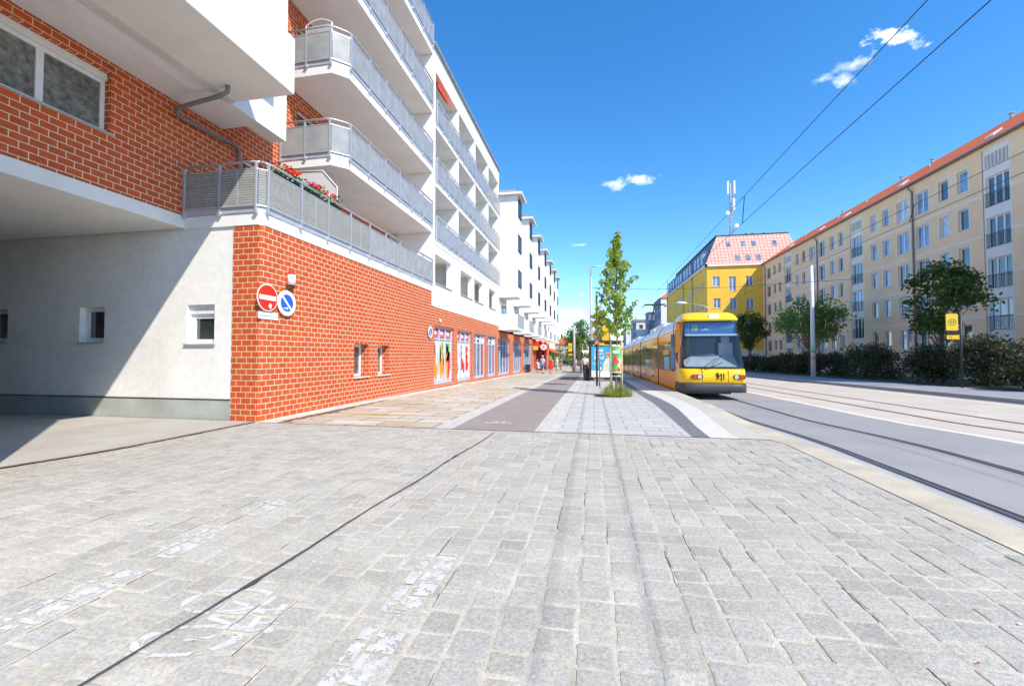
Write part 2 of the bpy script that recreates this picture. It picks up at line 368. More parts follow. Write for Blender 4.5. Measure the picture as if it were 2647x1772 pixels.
M_slabA = slabmat('stained_slabs', (.58, .56, .50), (.44, .39, .28), (.16, .12, .07), 1.25, .50, .020, stain=((.42, .25, .08), (.45, 2.6, 1), 1.0))
M_slabB = slabmat('grey_slabs', (.50, .49, .46), (.44, .435, .41), (.13, .13, .12), .62, .40, .007)
M_border = slabmat('border_strip_stone', (.53, .515, .47), (.49, .48, .44), (.38, .37, .34), .34, .6, .008)
M_cycle = mat('cycle_asphalt', (.29, .25, .225), .92, .07, 1.5, .3, 150, fine=(140, .12))
M_darkpav = slabmat('dark_setts', (.20, .20, .205), (.17, .17, .175), (.10, .10, .10), .16, .16, .012)
M_edge = slabmat('platform_edge_stone', (.50, .465, .40), (.47, .44, .385), (.42, .40, .36), 2.0, 1.0, .008)
M_kerb = mat('kerb_stone', (.50, .445, .34), .9, .22, 1.5, .3, 80, fine=(60, .1))
def tactile():
    m = mat('tactile_white', (.64, .62, .56), .8, .05, 2, 0); nt = m.node_tree; N = nt.nodes; L = nt.links; p = N['Principled BSDF']; tc = N.new('ShaderNodeTexCoord')
    w = N.new('ShaderNodeTexWave'); w.wave_type = 'BANDS'; w.bands_direction = 'X'; w.inputs['Scale'].default_value = 11; L.new(tc.outputs['Object'], w.inputs[0])
    w2 = N.new('ShaderNodeTexWave'); w2.bands_direction = 'Y'; w2.inputs['Scale'].default_value = 8; L.new(tc.outputs['Object'], w2.inputs[0])
    ad = N.new('ShaderNodeMath'); ad.operation = 'MULTIPLY'; L.new(w.outputs['Fac'], ad.inputs[0]); L.new(w2.outputs['Fac'], ad.inputs[1])
    b = N.new('ShaderNodeBump'); b.inputs['Strength'].default_value = .8; b.inputs['Distance'].default_value = .01; L.new(ad.outputs[0], b.inputs['Height']); L.new(b.outputs[0], p.inputs['Normal']); return m
M_tact = tactile()
bul = lambda y: .16 * sm(8, 12.5, y) * (1 - sm(13, 20, y))          # the platform edge bows out a little
tl = lambda y: 1.98 + bul(y) - .10 * sm(13, 20, y)
KX = lambda y: 3.12 + .10 * bul(y)
XC = [(-7.06, -6.62, 'wall_strip', M_wallstrip), (-6.62, -3.10, 'slab_pavement', M_slabA), (-3.10, -2.70, 'border_strip', M_border),
      (-2.70, -1.10, 'cycle_path', M_cycle), (-1.10, -.66, 'border_strip', M_border)]
for a, b, nm, m in XC: strip(nm, a, b, YF, lambda x, y: g(y), m, nx=2)
dl = lambda y: tl(y) - .30 - .12 * sm(8, 12, y) * (1 - sm(14, 19, y))
strip('pavement', -.66, dl, YF, walk, M_slabB, nx=3)
strip('dark_strip', dl, tl, YF, walk, M_darkpav)
strip('tactile_strip', tl, lambda y: tl(y) + .46 + .06 * bul(y), YF, walk, M_tact)
strip('platform_edge', lambda y: tl(y) + .46 + .06 * bul(y), lambda y: KX(y) - .2, YF, walk, M_edge)
# kerb with a real face; near the crossing it lies flush
ys = frange(-12, 7.5, 20) + YF; mb = MB(); mb.smooth = False
for a, b in zip(ys[:-1], ys[1:]):
    for (p0, p1) in (((0, 1), (1, 1)),):
        xi = lambda y: 3.03 if y < 7.7 else KX(y) - .2
        xo = lambda y: 3.46 if y < 6 else 3.46 + (KX(y) - 3.46) * sm(6, 11, y)
        zt = lambda x, y: walk(x, y) + (0 if y > 7.7 else -.002)
        mb.quad((xi(a), a, zt(xi(a), a)), (xo(a), a, zt(xo(a), a)), (xo(b), b, zt(xo(b), b)), (xi(b), b, zt(xi(b), b)))
        mb.quad((xo(a), a, zt(xo(a), a)), (xo(a) + .015, a, road(a) - .03), (xo(b) + .015, b, road(b) - .03), (xo(b), b, zt(xo(b), b)))
mb.build('kerb', M_kerb, kind='structure', fixn=False)
M_road = mat('road_asphalt', (.31, .30, .295), .88, .08, .8, .25, 160, fine=(150, .14))
M_tan = mat('road_tan', (.54, .475, .39), .9, .09, .7, .25, 150, fine=(130, .10))
zr = lambda x, y: road(y)
YR = frange(-30, 7.5, 12) + YF
strip('road', 3.2, 6.95, YR, zr, M_road, nx=2)
strip('road', 6.95, 14.6, YR, zr, M_tan, nx=2)
strip('road_edge_band', 3.40, 3.58, frange(-30, 13, 40), zr, mat('road_concrete', (.40, .41, .40), .9, .1, 2, .2, 80, fine=(60, .1)), dz=.004)
M_steel = mat('rail_steel', (.30, .29, .28), .35, .2, 9, 0, metal=.8)
M_groove = mat('rail_groove', (.02, .02, .02), .9, .2, 9, 0)
M_line = worn('road_line_white', (.78, .76, .70), .63, 5)
for i, x in enumerate((3.70, 5.15, 8.42, 9.87)):
    mb = MB()
    for a, b in zip(YR[:-1], YR[1:]):
        for (xa, xb, z, mi) in ((x - .035, x + .035, .005, 0), (x + .035, x + .08, .004, 1), (x - .06, x - .035, .004, 1)):
            mb.quad((xa, a, road(a) + z), (xb, a, road(a) + z), (xb, b, road(b) + z), (xa, b, road(b) + z), mi)
    mb.build('tram_rail', [M_steel, M_groove], kind='structure')
def line(x0, x1, y0, y1, m=M_line, nm='road_line', zf=zr, dz=.006):
    n = max(2, int((y1 - y0) / 1.5)); return strip(nm, x0, x1, frange(y0, y1, n), zf, m, dz=dz)
line(7.0, 7.16, -10, 120)
for k in range(14): line(11.1, 11.22, 6 + k * 7.0, 6 + k * 7.0 + 3.4)
line(13.35, 13.5, -5, 120)
strip('kerb_shade_strip', 14.15, 14.6, YR, zr, mat('gutter', (.15, .15, .155), .9, .1, 2, .2), dz=.004)  # shade along the far kerb, put into a dark strip
# far pavement
M_farwalk = mat('far_pavement_asphalt', (.30, .30, .305), .92, .1, 1, .3, 100, fine=(80, .12))
strip('far_pavement', 14.75, 18.6, YR, lambda x, y: g(y) - .03, M_farwalk, nx=2)
mb = MB()
for a, b in zip(YR[:-1], YR[1:]):
    mb.quad((14.6, a, road(a) - .02), (14.6, a, g(a) - .028), (14.6, b, g(b) - .028), (14.6, b, road(b) - .02))
    mb.quad((14.6, a, g(a) - .028), (14.75, a, g(a) - .028), (14.75, b, g(b) - .028), (14.6, b, g(b) - .028))
mb.build('far_kerb', mat('far_kerb_stone', (.45, .45, .44), .9, .1, 2, .2), kind='structure', fixn=False)

# painted cycle marks: small flakes of paint left on the stone tops, worn away over the joints
from mathutils import noise as mn
M_mark = mat('worn_white_paint', (.53, .52, .485), .8, .10, 14, .15)
GRID = {}
for st in STONES:
    for gx in range(int(math.floor(st[0] / .25)), int(math.floor(st[1] / .25)) + 1):
        for gy in range(int(math.floor(st[2] / .25)), int(math.floor(st[3] / .25)) + 1): GRID.setdefault((gx, gy), []).append(st)
def paint(name, x0, x1, y0, y1, inside, c=.010, wear=.0, seed=0, ns=16):
    mb = MB(); x = x0
    while x < x1:
        y = y0
        while y < y1:
            px, py = x + c / 2, y + c / 2; y += c
            if not inside(px, py): continue
            if mn.noise(Vector((px * ns, py * ns, seed))) + .6 * mn.noise(Vector((px * 60, py * 60, seed + 3))) < wear: continue
            for st in GRID.get((int(math.floor(px / .25)), int(math.floor(py / .25))), ()):
                if st[0] < px < st[1] and st[2] < py < st[3]:
                    z = g(py) - .012 + .006 + st[6] + .0016; f = lambda a, b: (a, b, z + (a - st[4]) * st[7] + (b - st[5]) * st[8])
                    mb.quad(f(px - c / 2, py - c / 2), f(px + c / 2, py - c / 2), f(px + c / 2, py + c / 2), f(px - c / 2, py + c / 2)); break
        x += c
    return mb.build(name, M_mark, kind='structure')
k = 0
for x0, x1, ys_ in ((-1.19, -.96, ((1.30, 1.52), (1.69, 2.08), (2.24, 2.95), (6.75, 7.5))), (-3.16, -2.94, ((1.72, 2.33), (2.53, 3.11), (3.34, 3.74), (6.75, 7.4)))):
    for y0, y1 in ys_: k += 1; paint('cycle_path_dash', x0, x1, y0, y1, lambda a, b: True, wear=-.12, seed=k)
def bike_icon(cx, cy, s, m, zf, nm='cycle_symbol', rot=0, tall=1):
    mb = MB(); w = .028 * s
    def P(x, y):
        y = y * tall; xx = cx + (x * cos(rot) - y * sin(rot)) * s; yy = cy + (x * sin(rot) + y * cos(rot)) * s; return (xx, yy, zf(xx, yy))
    def seg(a, b, w_=.028):
        a = Vector(a); b = Vector(b); d = (b - a).normalized() * w_ / 2; n_ = Vector((-d.y, d.x)); mb.quad(P(*(a - n_)), P(*(b - n_)), P(*(b + n_)), P(*(a + n_)))
    def ring(c, r, a0=0, a1=2 * pi, n=26, w_=.028):
        for k in range(n):
            t0, t1 = a0 + (a1 - a0) * k / n, a0 + (a1 - a0) * (k + 1) / n
            mb.quad(P(c[0] + cos(t0) * (r - w_ / 2), c[1] + sin(t0) * (r - w_ / 2)), P(c[0] + cos(t1) * (r - w_ / 2), c[1] + sin(t1) * (r - w_ / 2)),
                    P(c[0] + cos(t1) * (r + w_ / 2), c[1] + sin(t1) * (r + w_ / 2)), P(c[0] + cos(t0) * (r + w_ / 2), c[1] + sin(t0) * (r + w_ / 2)))
    ring((-.26, 0), .17, .2, 5.9); ring((.26, 0), .17, -2.6, 2.9)
    bb = (-.03, -.02); sp = (-.11, .23); hp = (.17, .24)
    for a, b in (((-.26, 0), bb), ((-.26, 0), (-.09, .18)), (bb, sp), (bb, (.16, .19)), ((-.09, .18), (.16, .19)), ((.26, 0), hp)): seg(a, b)
    seg((-.17, .245), (-.05, .245), .035); seg((.10, .27), (.19, .265), .03); seg((.10, .27), (.09, .22), .03)
    return mb.build(nm, m, kind='structure')
def in_bike(px, py, cx=-2.06, cy=2.0, s=.66, rot=-pi / 2 + .25, tall=2.1):
    px += .012 * mn.noise(Vector((px * 9, py * 9, 2)))
    dx, dy = (px - cx) / s, (py - cy) / s; x = dx * cos(rot) + dy * sin(rot); y = (-dx * sin(rot) + dy * cos(rot)) / tall; w = .020
    for wx in (-.26, .26):
        if abs(sqrt((x - wx) ** 2 + y * y) - .17) < w: return True
    bb = (-.03, -.02); sp = (-.11, .23); hp = (.17, .24)
    for a, b in (((-.26, 0), bb), ((-.26, 0), (-.09, .18)), (bb, sp), (bb, (.16, .19)), ((-.09, .18), (.16, .19)), ((.26, 0), hp), ((-.17, .245), (-.05, .245)), ((.10, .27), (.19, .265)), ((.10, .27), (.09, .22))):
        vx, vy = b[0] - a[0], b[1] - a[1]; t = max(0, min(1, ((x - a[0]) * vx + (y - a[1]) * vy) / (vx * vx + vy * vy)))
        if (x - a[0] - t * vx) ** 2 + (y - a[1] - t * vy) ** 2 < (w * .85) ** 2: return True
    return False
paint('cycle_symbol', -2.6, -1.5, 1.5, 2.5, in_bike, c=.007, wear=-.5, seed=9)
bike_icon(-1.98, 8.75, .62, mat('symbol_white', (.75, .74, .70), .8, .1, 9, .1), lambda x, y: g(y) + .004)
MB().prism([(1.738, 2.385, .0), (1.744, 2.390, .002), (1.752, 2.388, .004), (1.753, 2.380, .002), (1.744, 2.379, .003)], (0, 0, .002)).build('fallen_leaf', mat('leaf_red', (.45, .03, .03), .8, .2, 30, 0), None, label='tiny red fallen leaf on the paving at the lower right', cat='leaf')
MB().prism([(2.205, 2.768, .0), (2.222, 2.775, .003), (2.228, 2.764, .002), (2.210, 2.760, .003)], (0, 0, .002)).build('paper_scrap', mat('paper', (.8, .8, .85), .8, .05, 30, 0), None, label='small white paper scrap on the paving near the right edge', cat='litter')
# rusty grit along the wall foot
mb = MB(); rnd = random.Random(2)
for k in range(26):
    y = 8.0 + k * .19; w = .30 * (1 - abs(k - 8) / 20) + rnd.uniform(-.05, .05)
    x0 = -6.62 + rnd.uniform(-.03, .0); y2 = y + .19
    mb.quad((x0, y, g(y) + .004), (x0 + w, y, g(y) + .004), (x0 + w * 1.05, y2, g(y2) + .004), (x0, y2, g(y2) + .004))
mb.build('dirt_patch', worn('dirt_brown', (.20, .11, .06), .54, 7), kind='structure')
mb = MB()
for k in range(150):
    y = 8.1 + rnd.random() ** 1.6 * 9; x = -6.68 + rnd.gauss(.12, .12); a = rnd.random() * 6; s = rnd.uniform(.012, .03); z = g(y) + .008
    mb.quad((x, y, z), (x + s * cos(a), y + s * sin(a), z + .008), (x + s * (cos(a) - sin(a)), y + s * (sin(a) + cos(a)), z), (x - s * sin(a), y + s * cos(a), z + .006))
mb.build('fallen_leaves', mat('dry_leaf', (.45, .24, .05), .9, .4, 30, 0), kind='stuff', fixn=False, label='dry brown leaves and grit blown along the foot of the brick wall')
# ------------------------------------------------------------------ near left building (brick, passage, balconies)
FX, WX, WY = -7.05, -9.09, 7.93
B1 = thing('apartment_building', 'brick and white plaster corner building with drive passage and stacked glass-fronted balconies', 'building', (FX, WY, 0))
def window_unit(parent, axis, c, u0, u1, v0, v1, sgn, inset, nbars=1, pane=None, fr=.06, sill=True, sillm=None, box=0, world=True, framem=None, simple=False):
    """frame (with mullions) + pane + sill; sits inset metres behind the wall plane"""
    framem = framem or M_frame; pane = pane or M_glassd
    P = lambda u, v, d: (c - sgn * d, u, v) if axis == 'x' else (u, c - sgn * d, v)
    def bx(mb, ua, ub, va, vb, d0, d1, mi=0):
        a = P(ua, va, d0); b = P(ub, vb, d1); mb.box(a[0], b[0], a[1], b[1], a[2], b[2], mi)
    mb = MB(); d0, d1 = inset, inset + .06; e = .003
    vt = v1 - box
    bx(mb, u0 + e, u0 + fr, v0 + e, vt, d0, d1); bx(mb, u1 - fr, u1 - e, v0 + e, vt, d0, d1); bx(mb, u0 + fr, u1 - fr, v0 + e, v0 + fr, d0, d1); bx(mb, u0 + fr, u1 - fr, vt - fr, vt - e, d0, d1)
    if box: bx(mb, u0 + e, u1 - e, vt, v1 - e, d0 - .05, d1)
    for k in range(1, nbars):
        u = u0 + (u1 - u0) * k / nbars; bx(mb, u - fr * .7, u + fr * .7, v0 + fr, vt - fr, d0, d1)
    w = mb.build('window', framem, parent, world)
    mb = MB(); a = inset + .035; mb.quad(P(u0 + fr * .8, v0 + fr * .8, a), P(u1 - fr * .8, v0 + fr * .8, a), P(u1 - fr * .8, vt - fr * .8, a), P(u0 + fr * .8, vt - fr * .8, a))
    mb.build('pane', pane, w, world)
    if sill:
        mb = MB(); bx(mb, u0 - .04, u1 + .04, v0 - .035, v0 - .004, -.05, inset + .02); mb.build('sill', sillm or M_sill, w, world)
    return w
# ground floor brick block along the street, with two small windows
w1 = [(11.60, 12.42, .76, 1.76), (13.02, 13.80, .76, 1.75)]
mb = MB(); wall(mb, 'x', FX, WY + .04, 17.75, -.3, 4.25, [(a, b, c, d) for a, b, c, d in w1], .34)
mb.quad((FX - .04, WY, -.3), (FX, WY + .04, -.3), (FX, WY + .04, 4.25), (FX - .04, WY, 4.25))
wall(mb, 'y', WY, -7.76, FX - .04, -.3, 4.25, [], .3, -1)
mb.build('brick_wall', M_brick, B1, fixn=False)
for a, b, c, d in w1: window_unit(B1, 'x', FX, a + .0, b, c, d, 1, .26, pane=glass('pane_greygreen', (.10, .12, .10)), fr=.08, sillm=mat('sill_white', (.75, .75, .75), .5, .03))
# white plaster flank of the passage, with three small windows and a grey plinth
w2 = [(-8.97, -8.24, 1.68, 2.55), (-12.02, -11.28, 1.73, 2.56), (-15.1, -14.28, 1.75, 2.56)]
mb = MB(); wall(mb, 'y', WY + .03, -26, -7.76, .45, 4.3, w2, .28, -1); mb.quad((-7.76, WY, -.3), (-7.76, WY + .04, -.3), (-7.76, WY + .04, 4.3), (-7.76, WY, 4.3))
M_plaster_old = mat('plaster_passage', (.82, .82, .80), .92, .07, .8, .25, 70, fine=(9, .05))
mb.build('plaster_wall', M_plaster_old, B1, fixn=False)
mb = MB(); mb.box(-26, -7.77, WY + .012, WY + .3, -.3, .452); mb.build('plinth', mat('plinth_greygreen', (.40, .435, .41), .9, .16, 1.6, .25, 50, fine=(30, .08)), B1)
mb = MB(); mb.box(-26, -7.762, WY + .004, WY + .08, .438, .462); mb.build('plinth_trim', M_dark, B1)
for i, (a, b, c, d) in enumerate(w2): window_unit(B1, 'y', WY + .03, a, b, c, d, -1, .13, pane=M_glassd, fr=.10, box=.20 if i == 0 else 0, sillm=M_sill)
# upper wall above the passage
uw = [(4.46, 6.42, 5.66, 6.83)]
mb = MB(); wall(mb, 'x', WX, -6, 17.75, 4.56, 17.0, uw + [(11.6, 12.6, 7.35, 9.2), (13.6, 15.6, 7.35, 9.2), (11.6, 12.6, 10.05, 11.9), (13.6, 15.6, 10.05, 11.9), (11.6, 12.6, 12.8, 14.7), (13.6, 15.6, 12.8, 14.7), (9.55, 10.6, 4.62, 6.66), (12.2, 14.2, 4.62, 6.5)], .26)
mb.build('brick_wall', M_brick, B1, fixn=False)
window_unit(B1, 'x', WX, 4.46, 6.42, 5.66, 6.83, 1, .14, nbars=2, pane=M_curtain, fr=.075, box=.13)
for (a, b, c, d) in ((11.6, 12.6, 7.35, 9.2), (13.6, 15.6, 7.35, 9.2), (11.6, 12.6, 10.05, 11.9), (13.6, 15.6, 10.05, 11.9), (11.6, 12.6, 12.8, 14.7), (13.6, 15.6, 12.8, 14.7), (9.55, 10.6, 4.62, 6.66), (12.2, 14.2, 4.62, 6.5)):
    window_unit(B1, 'x', WX, a, b, c, d, 1, .16, nbars=1 if b - a < 1.2 else 2, sill=False)
mb = MB(); mb.box(-26, WX - .32, -6, 17.7, 4.35, 17.0); mb.build('building_core', M_plaster_old, B1)
mb = MB(); mb.box(-26, WX + .03, -6, WY - .003, 4.28, 4.555); mb.build('passage_ceiling', M_soffit, B1)
mb = MB(); mb.box(-26, WX - .1, -6.3, -6, -.3, 17.0); mb.box(-26.3, -26, -6.3, WY + .3, -.3, 17); mb.build('plaster_wall', M_plaster_old, B1)
mb = MB(); mb.box(WX + .01, -6.0, -6, 2.9, -.3, 6.97); mb.box(-7.0, -6.0, -6, 2.88, 6.97, 17); mb.build('unseen_shade_block', M_white, B1)  # unseen block added to cast the shadow edge on the driveway
# projecting white bay: inner volume and outer balcony box
mb = MB(); mb.box(WX + .005, -8.27, -4, 8.88, 7.05, 17.0); mb.box(-8.27, -7.85, -4, 9.6, 6.98, 17.0); mb.build('bay', M_white, B1)
mb = MB(); mb.box(-7.88, -7.68, -4, 7.84, 6.94, 7.02); mb.build('ceiling_beam', mat('beam_grey', (.62, .61, .57), .9, .08, 2, .1), B1)
for zb in (6.98, 9.72, 12.46):  # the upper boxes lie out of view, added to cast shadows
    mb = MB(); mb.box(-7.852, -6.26, -4, 7.87, zb, zb + .16); b = mb.build('balcony', M_soffit if zb < 7 else M_white, B1)
    mb = MB(); mb.box(-6.36, -6.255, -4, 7.875, zb + .02, zb + 1.2); mb.box(-7.85, -6.36, 7.775, 7.875, zb + .02, zb + 1.2); mb.build('parapet', M_white, b)
# drain pipe under the bay
mb = MB(); mb.tube([(-7.38, 7.35, 7.1), (-7.40, 7.35, 6.86), (-7.55, 7.36, 6.80), (-8.6, 7.42, 6.72), (-8.80, 7.46, 6.70), (-8.96, 7.65, 6.70), (-8.99, 8.2, 6.72), (-9.0, 9.18, 6.80), (-9.0, 9.32, 6.74), (-9.0, 9.34, 6.55), (-9.0, 9.34, 4.6)], .045, 12)
for p in ((-7.6, 7.362, 6.797), (-8.7, 7.44, 6.71), (-9.0, 9.1, 6.79)): mb.tube([(p[0] - .02, p[1] - .02, p[2]), (p[0] + .03, p[1] + .02, p[2])], .055, 10)
mb.build('drain_pipe', M_pipe, B1)
# terrace and balconies with railings
def slab_poly(x0, x1, y0, y1, ch): return [(x0, y0), (x1 - ch, y0), (x1, y0 + ch), (x1, y1), (x0, y1)]
def balcony(parent, x0, x1, y0, y1, z0, z1, ch=.32, south=True, panel=None, spacing=1.02, railh=1.1, slabm=None, name='balcony', split=None):
    mb = MB(); pts = [(x, y, z0) for x, y in slab_poly(x0, x1, y0, y1, ch)] if ch else [(x, y, z0) for x, y in ((x0, y0), (x1, y0), (x1, y1), (x0, y1))]
    mb.prism(pts, (0, 0, z1 - z0)); sl = mb.build(name, slabm or M_white, parent)
    o = .045
    path = ([(x0 + .06, y0 - o), (x1 - ch - .02, y0 - o), (x1 + o, y0 + ch + .02), (x1 + o, y1 - .05)] if south else [(x1 + o, y0 + .05), (x1 + o, y1 - .05)])
    zt = z1 + railh; mb = MB(); pan = MB(); posts = []
    segs = list(zip(path[:-1], path[1:]))
    for (a, b) in segs:
        a = Vector(a); b = Vector(b); d = b - a; l = d.length; n = max(1, round(l / spacing)); u = d / l; nrm = Vector((u.y, -u.x))
        for k in range(n + 1):
            p = a + d * k / n
            if all((p - q_).length > .05 for q_ in posts): posts.append(p)
        def bar(p, q, z, hh, ww):
            p = Vector(p); q = Vector(q); m_ = nrm * ww / 2
            mb.prism([(*(p - m_), z), (*(q - m_), z), (*(q + m_), z), (*(p + m_), z)], (0, 0, hh))
        bar(a, b, zt - .17, .025, .03); bar(a, b, z1 + .13, .03, .03)
        for k in range(n):
            p = a + d * (k + .0) / n + u * .045; q = a + d * (k + 1.0) / n - u * .045
            if (q - p).length < .08: continue
            m_ = nrm * .008; pb = MB(); zp0, zp1 = z1 + .165, zt - .175
            pb.prism([(*(p - m_), zp0), (*(q - m_), zp0), (*(q + m_), zp0), (*(p + m_), zp0)], (0, 0, zp1 - zp0))
            pb.build('railing_panel', panel(k, p) if callable(panel) else (panel or M_frost), sl)
            if (q - p).length > .8 and k % 2 == 1:
                c_ = (p + q) / 2; mb.prism([(*(c_ - m_ * 2 - u * .012), zp0 - .02), (*(c_ - m_ * 2 + u * .012), zp0 - .02), (*(c_ + m_ * 2 + u * .012), zp0 - .02), (*(c_ + m_ * 2 - u * .012), zp0 - .02)], (0, 0, zp1 - zp0 + .03))
    for p in posts:
        mb.box(p.x - .022, p.x + .022, p.y - .022, p.y + .022, z1 - .05, zt - .02); mb.box(p.x - .05, p.x + .035, p.y - .03, p.y + .03, z1 - .02, z1 + .02)
    # rounded top tube
    tp = []
    for i, p in enumerate(path):
        if 0 < i < len(path) - 1:
            a = Vector(path[i - 1]); c = Vector(path[i + 1]); p = Vector(p); r = .16
            p0 = p + (a - p).normalized() * r; p1 = p + (c - p).normalized() * r
            for k in range(5):
                t = k / 4; q = p0 * (1 - t) ** 2 + p * 2 * t * (1 - t) + p1 * t * t; tp.append((q.x, q.y, zt))
        else: tp.append((p[0], p[1], zt))
    mb.tube(tp, .027, 8)
    mb.build('railing', M_galv, sl)
    fb = MB()
    for (a, b) in segs:
        a = Vector(a); b = Vector(b); u = (b - a).normalized(); nrm = Vector((u.y, -u.x)); m0 = nrm * -.035; m1 = nrm * -.022
        fb.prism([(*(a + m0), z1 + .004), (*(b + m0), z1 + .004), (*(b + m1), z1 + .004), (*(a + m1), z1 + .004)], (0, 0, .125))
    fb.build('edge_sheet', M_fascia, sl)
    return sl
ter_panel = lambda k, p: M_mat if p.y < 12.2 else M_frost
TER = balcony(B1, WX + .02, -7.035, WY - .015, 17.74, 4.255, 4.52, ch=.10, panel=ter_panel, spacing=1.05, name='terrace')
for z0, z1 in ((6.88, 7.12), (9.58, 9.84), (12.28, 12.54), (14.98, 15.24)):
    balcony(B1, WX + .02, FX, 10.85, 17.74, z0, z1, ch=.34, name='balcony')
# white party wall between brick part and loggia part
mb = MB(); mb.box(WX - .2, FX + .005, 17.752, 18.12, 3.62, 15.4); mb.build('party_wall', M_white, B1)
# downpipe beside the party wall
mb = MB(); mb.tube([(-8.7, 17.6, 4.5), (-8.7, 17.6, 15)], .05, 8); mb.build('downpipe', M_galv, B1)
# privacy screen on the terrace (thing)
scr = MB(); y = 10.78
scr.prism([(-8.95, y, 4.56), (-7.14, y, 4.56), (-7.14, y, 6.18), (-7.60, y, 6.68), (-8.95, y, 6.74)], (0, .015, 0)); 
S0 = thing('privacy_screen', 'pale grey cloth privacy screen with cut corner standing on the flowered terrace', 'screen', (-8, 10.78, 4.55))
scr.build('screen_cloth', mat('screen_cloth', (.60, .61, .60), .8, .04, 3, 0), S0)
mb = MB(); pp = [(-7.13, y - .01, 4.56), (-7.13, y - .01, 6.19), (-7.60, y - .01, 6.70), (-8.95, y - .01, 6.76)]; mb.tube(pp, .018, 6); mb.build('screen_frame', M_frame, S0)
# lattice panel on third balcony
LT = thing('trellis', 'white arched lattice trellis behind the railing of the third balcony', 'trellis', (-7.95, 10.98, 9.84))
mb = MB(); y = 10.98; x0, x1, z0, z1 = -8.35, -7.5, 10.1, 11.18
def arc(x): t = (x - x0) / (x1 - x0) * 2 - 1; return z1 + .15 * (1 - t * t)
mb.tube([(x0, y, z0), (x0, y, z1 - .05)] + [(x0 + (x1 - x0) * k / 10, y, arc(x0 + (x1 - x0) * k / 10)) for k in range(11)] + [(x1, y, z0)], .02, 6)
mb.build('trellis_frame', M_frame, LT)
mb = MB(); n = 18
for k in range(-14, 16):
    a = x0 + k * .075
    for s in (1, -1):
        P0 = []; 
        for j in range(15):
            zz = z0 + j * .075; xx = a + (zz - z0) * .8 * 1 if s > 0 else a + .9 - (zz - z0) * .8
            if x0 < xx < x1 and zz < arc(xx): P0.append((xx, y + .004 * s, zz))
        if len(P0) > 1: a0, b0 = P0[0], P0[-1]; mb.prism([(a0[0] - .009, a0[1], a0[2]), (a0[0] + .009, a0[1], a0[2]), (b0[0] + .009, b0[1], b0[2]), (b0[0] - .009, b0[1], b0[2])], (0, .006, 0))
mb.build('lattice', M_frame, LT)

# ------------------------------------------------------------------ flower boxes
M_leafg = mat('geranium_leaf', (.07, .20, .03), .6, .35, 20, 0)
M_petal = mat('petal_red', (.80, .02, .012), .6, .15, 20, 0)
M_petalp = mat('petal_pink', (.80, .12, .40), .6, .15, 20, 0)
M_petalw = mat('petal_white', (.80, .78, .70), .6, .15, 20, 0)
def flowerbox(yc, l, cols, seed, label):
    r = random.Random(seed); t = thing('flower_box', label, 'flower box', (-7.12, yc, 5.40), group='flower boxes along the terrace railing')
    mb = MB(); mb.prism([(-.07, -l / 2, 0), (.07, -l / 2, 0), (.09, -l / 2, .16), (-.09, -l / 2, .16)], (0, l, 0)); mb.build('planter', mat('planter_dark', (.05, .045, .04), .7, .1, 5, 0), t, False)
    mb = MB()
    for k in range(int(170 * l)):
        x, y, z = r.gauss(.02, .08), r.uniform(-l / 2, l / 2), .18 + abs(r.gauss(0, .11)); a = Vector((r.gauss(0, 1), r.gauss(0, 1), r.gauss(0, 1) + .8)).normalized(); b = a.cross(Vector((1, .3, .2))).normalized(); c = a.cross(b); s = r.uniform(.025, .045); p = Vector((x, y, z))
        mb.poly([p + b * s * cos(q) + c * s * sin(q) for q in (0, 1.05, 2.1, 3.14, 4.2, 5.2)])
    mb.build('leaves', M_leafg, t, False, fixn=False)
    for ci, (m, nm, share) in enumerate(cols):
        mb = MB()
        for k in range(share):
            c0 = Vector((r.gauss(.03, .06), r.gauss(0, l / 5), .30 + abs(r.gauss(0, .08))))
            for j in range(16):
                d = Vector((r.gauss(0, 1), r.gauss(0, 1), r.gauss(0, 1))).normalized(); p = c0 + d * .055; b = d.cross(Vector((.3, 1, .2))).normalized(); c = d.cross(b); s = .026
                mb.quad(p + b * s, p + c * s, p - b * s, p - c * s)
        mb.build('blossoms', m, t, False, fixn=False)
flowerbox(8.72, .85, [(M_petal, 'r', 17)], 1, 'flower box of red geraniums nearest the terrace corner')
flowerbox(9.62, .8, [(M_petal, 'r', 13), (M_petalp, 'p', 5), (M_petalw, 'w', 2)], 2, 'flower box of red and pink blossoms, middle of the terrace row')
flowerbox(10.45, .75, [(M_petal, 'r', 16), (M_petalw, 'w', 4)], 3, 'flower box of red and white blossoms beside the privacy screen')

# ------------------------------------------------------------------ signs on the brick wall
def text(s, size, loc, rot, m, parent, name='lettering', ext=.002, align='CENTER', bold=0, sx=1, world=True):
    cu = bpy.data.curves.new(name, 'FONT'); cu.body = s; cu.size = size; cu.extrude = ext; cu.align_x = align; cu.align_y = 'CENTER'; cu.offset = bold; cu.materials.append(m)
    t_ = bpy.data.objects.new(name, cu); COL.objects.link(t_); dg = bpy.context.evaluated_depsgraph_get()
    me = bpy.data.meshes.new_from_object(t_.evaluated_get(dg)); bpy.data.objects.remove(t_); bpy.data.curves.remove(cu)
    if not me.materials: me.materials.append(m)
    o = bpy.data.objects.new(name, me); COL.objects.link(o); o.location = loc; o.rotation_euler = rot; o.scale = (sx, 1, 1)
    if parent is not None: attach(o, parent, world)
    return o
RX = (radians(90), 0, radians(90))            # text facing +X
RY = (radians(90), 0, 0)                      # text facing -Y
def circpts(cy, cz, x, r, a0, a1, n=24): return [(x, cy + r * cos(a0 + (a1 - a0) * k / n), cz + r * sin(a0 + (a1 - a0) * k / n)) for k in range(n + 1)]
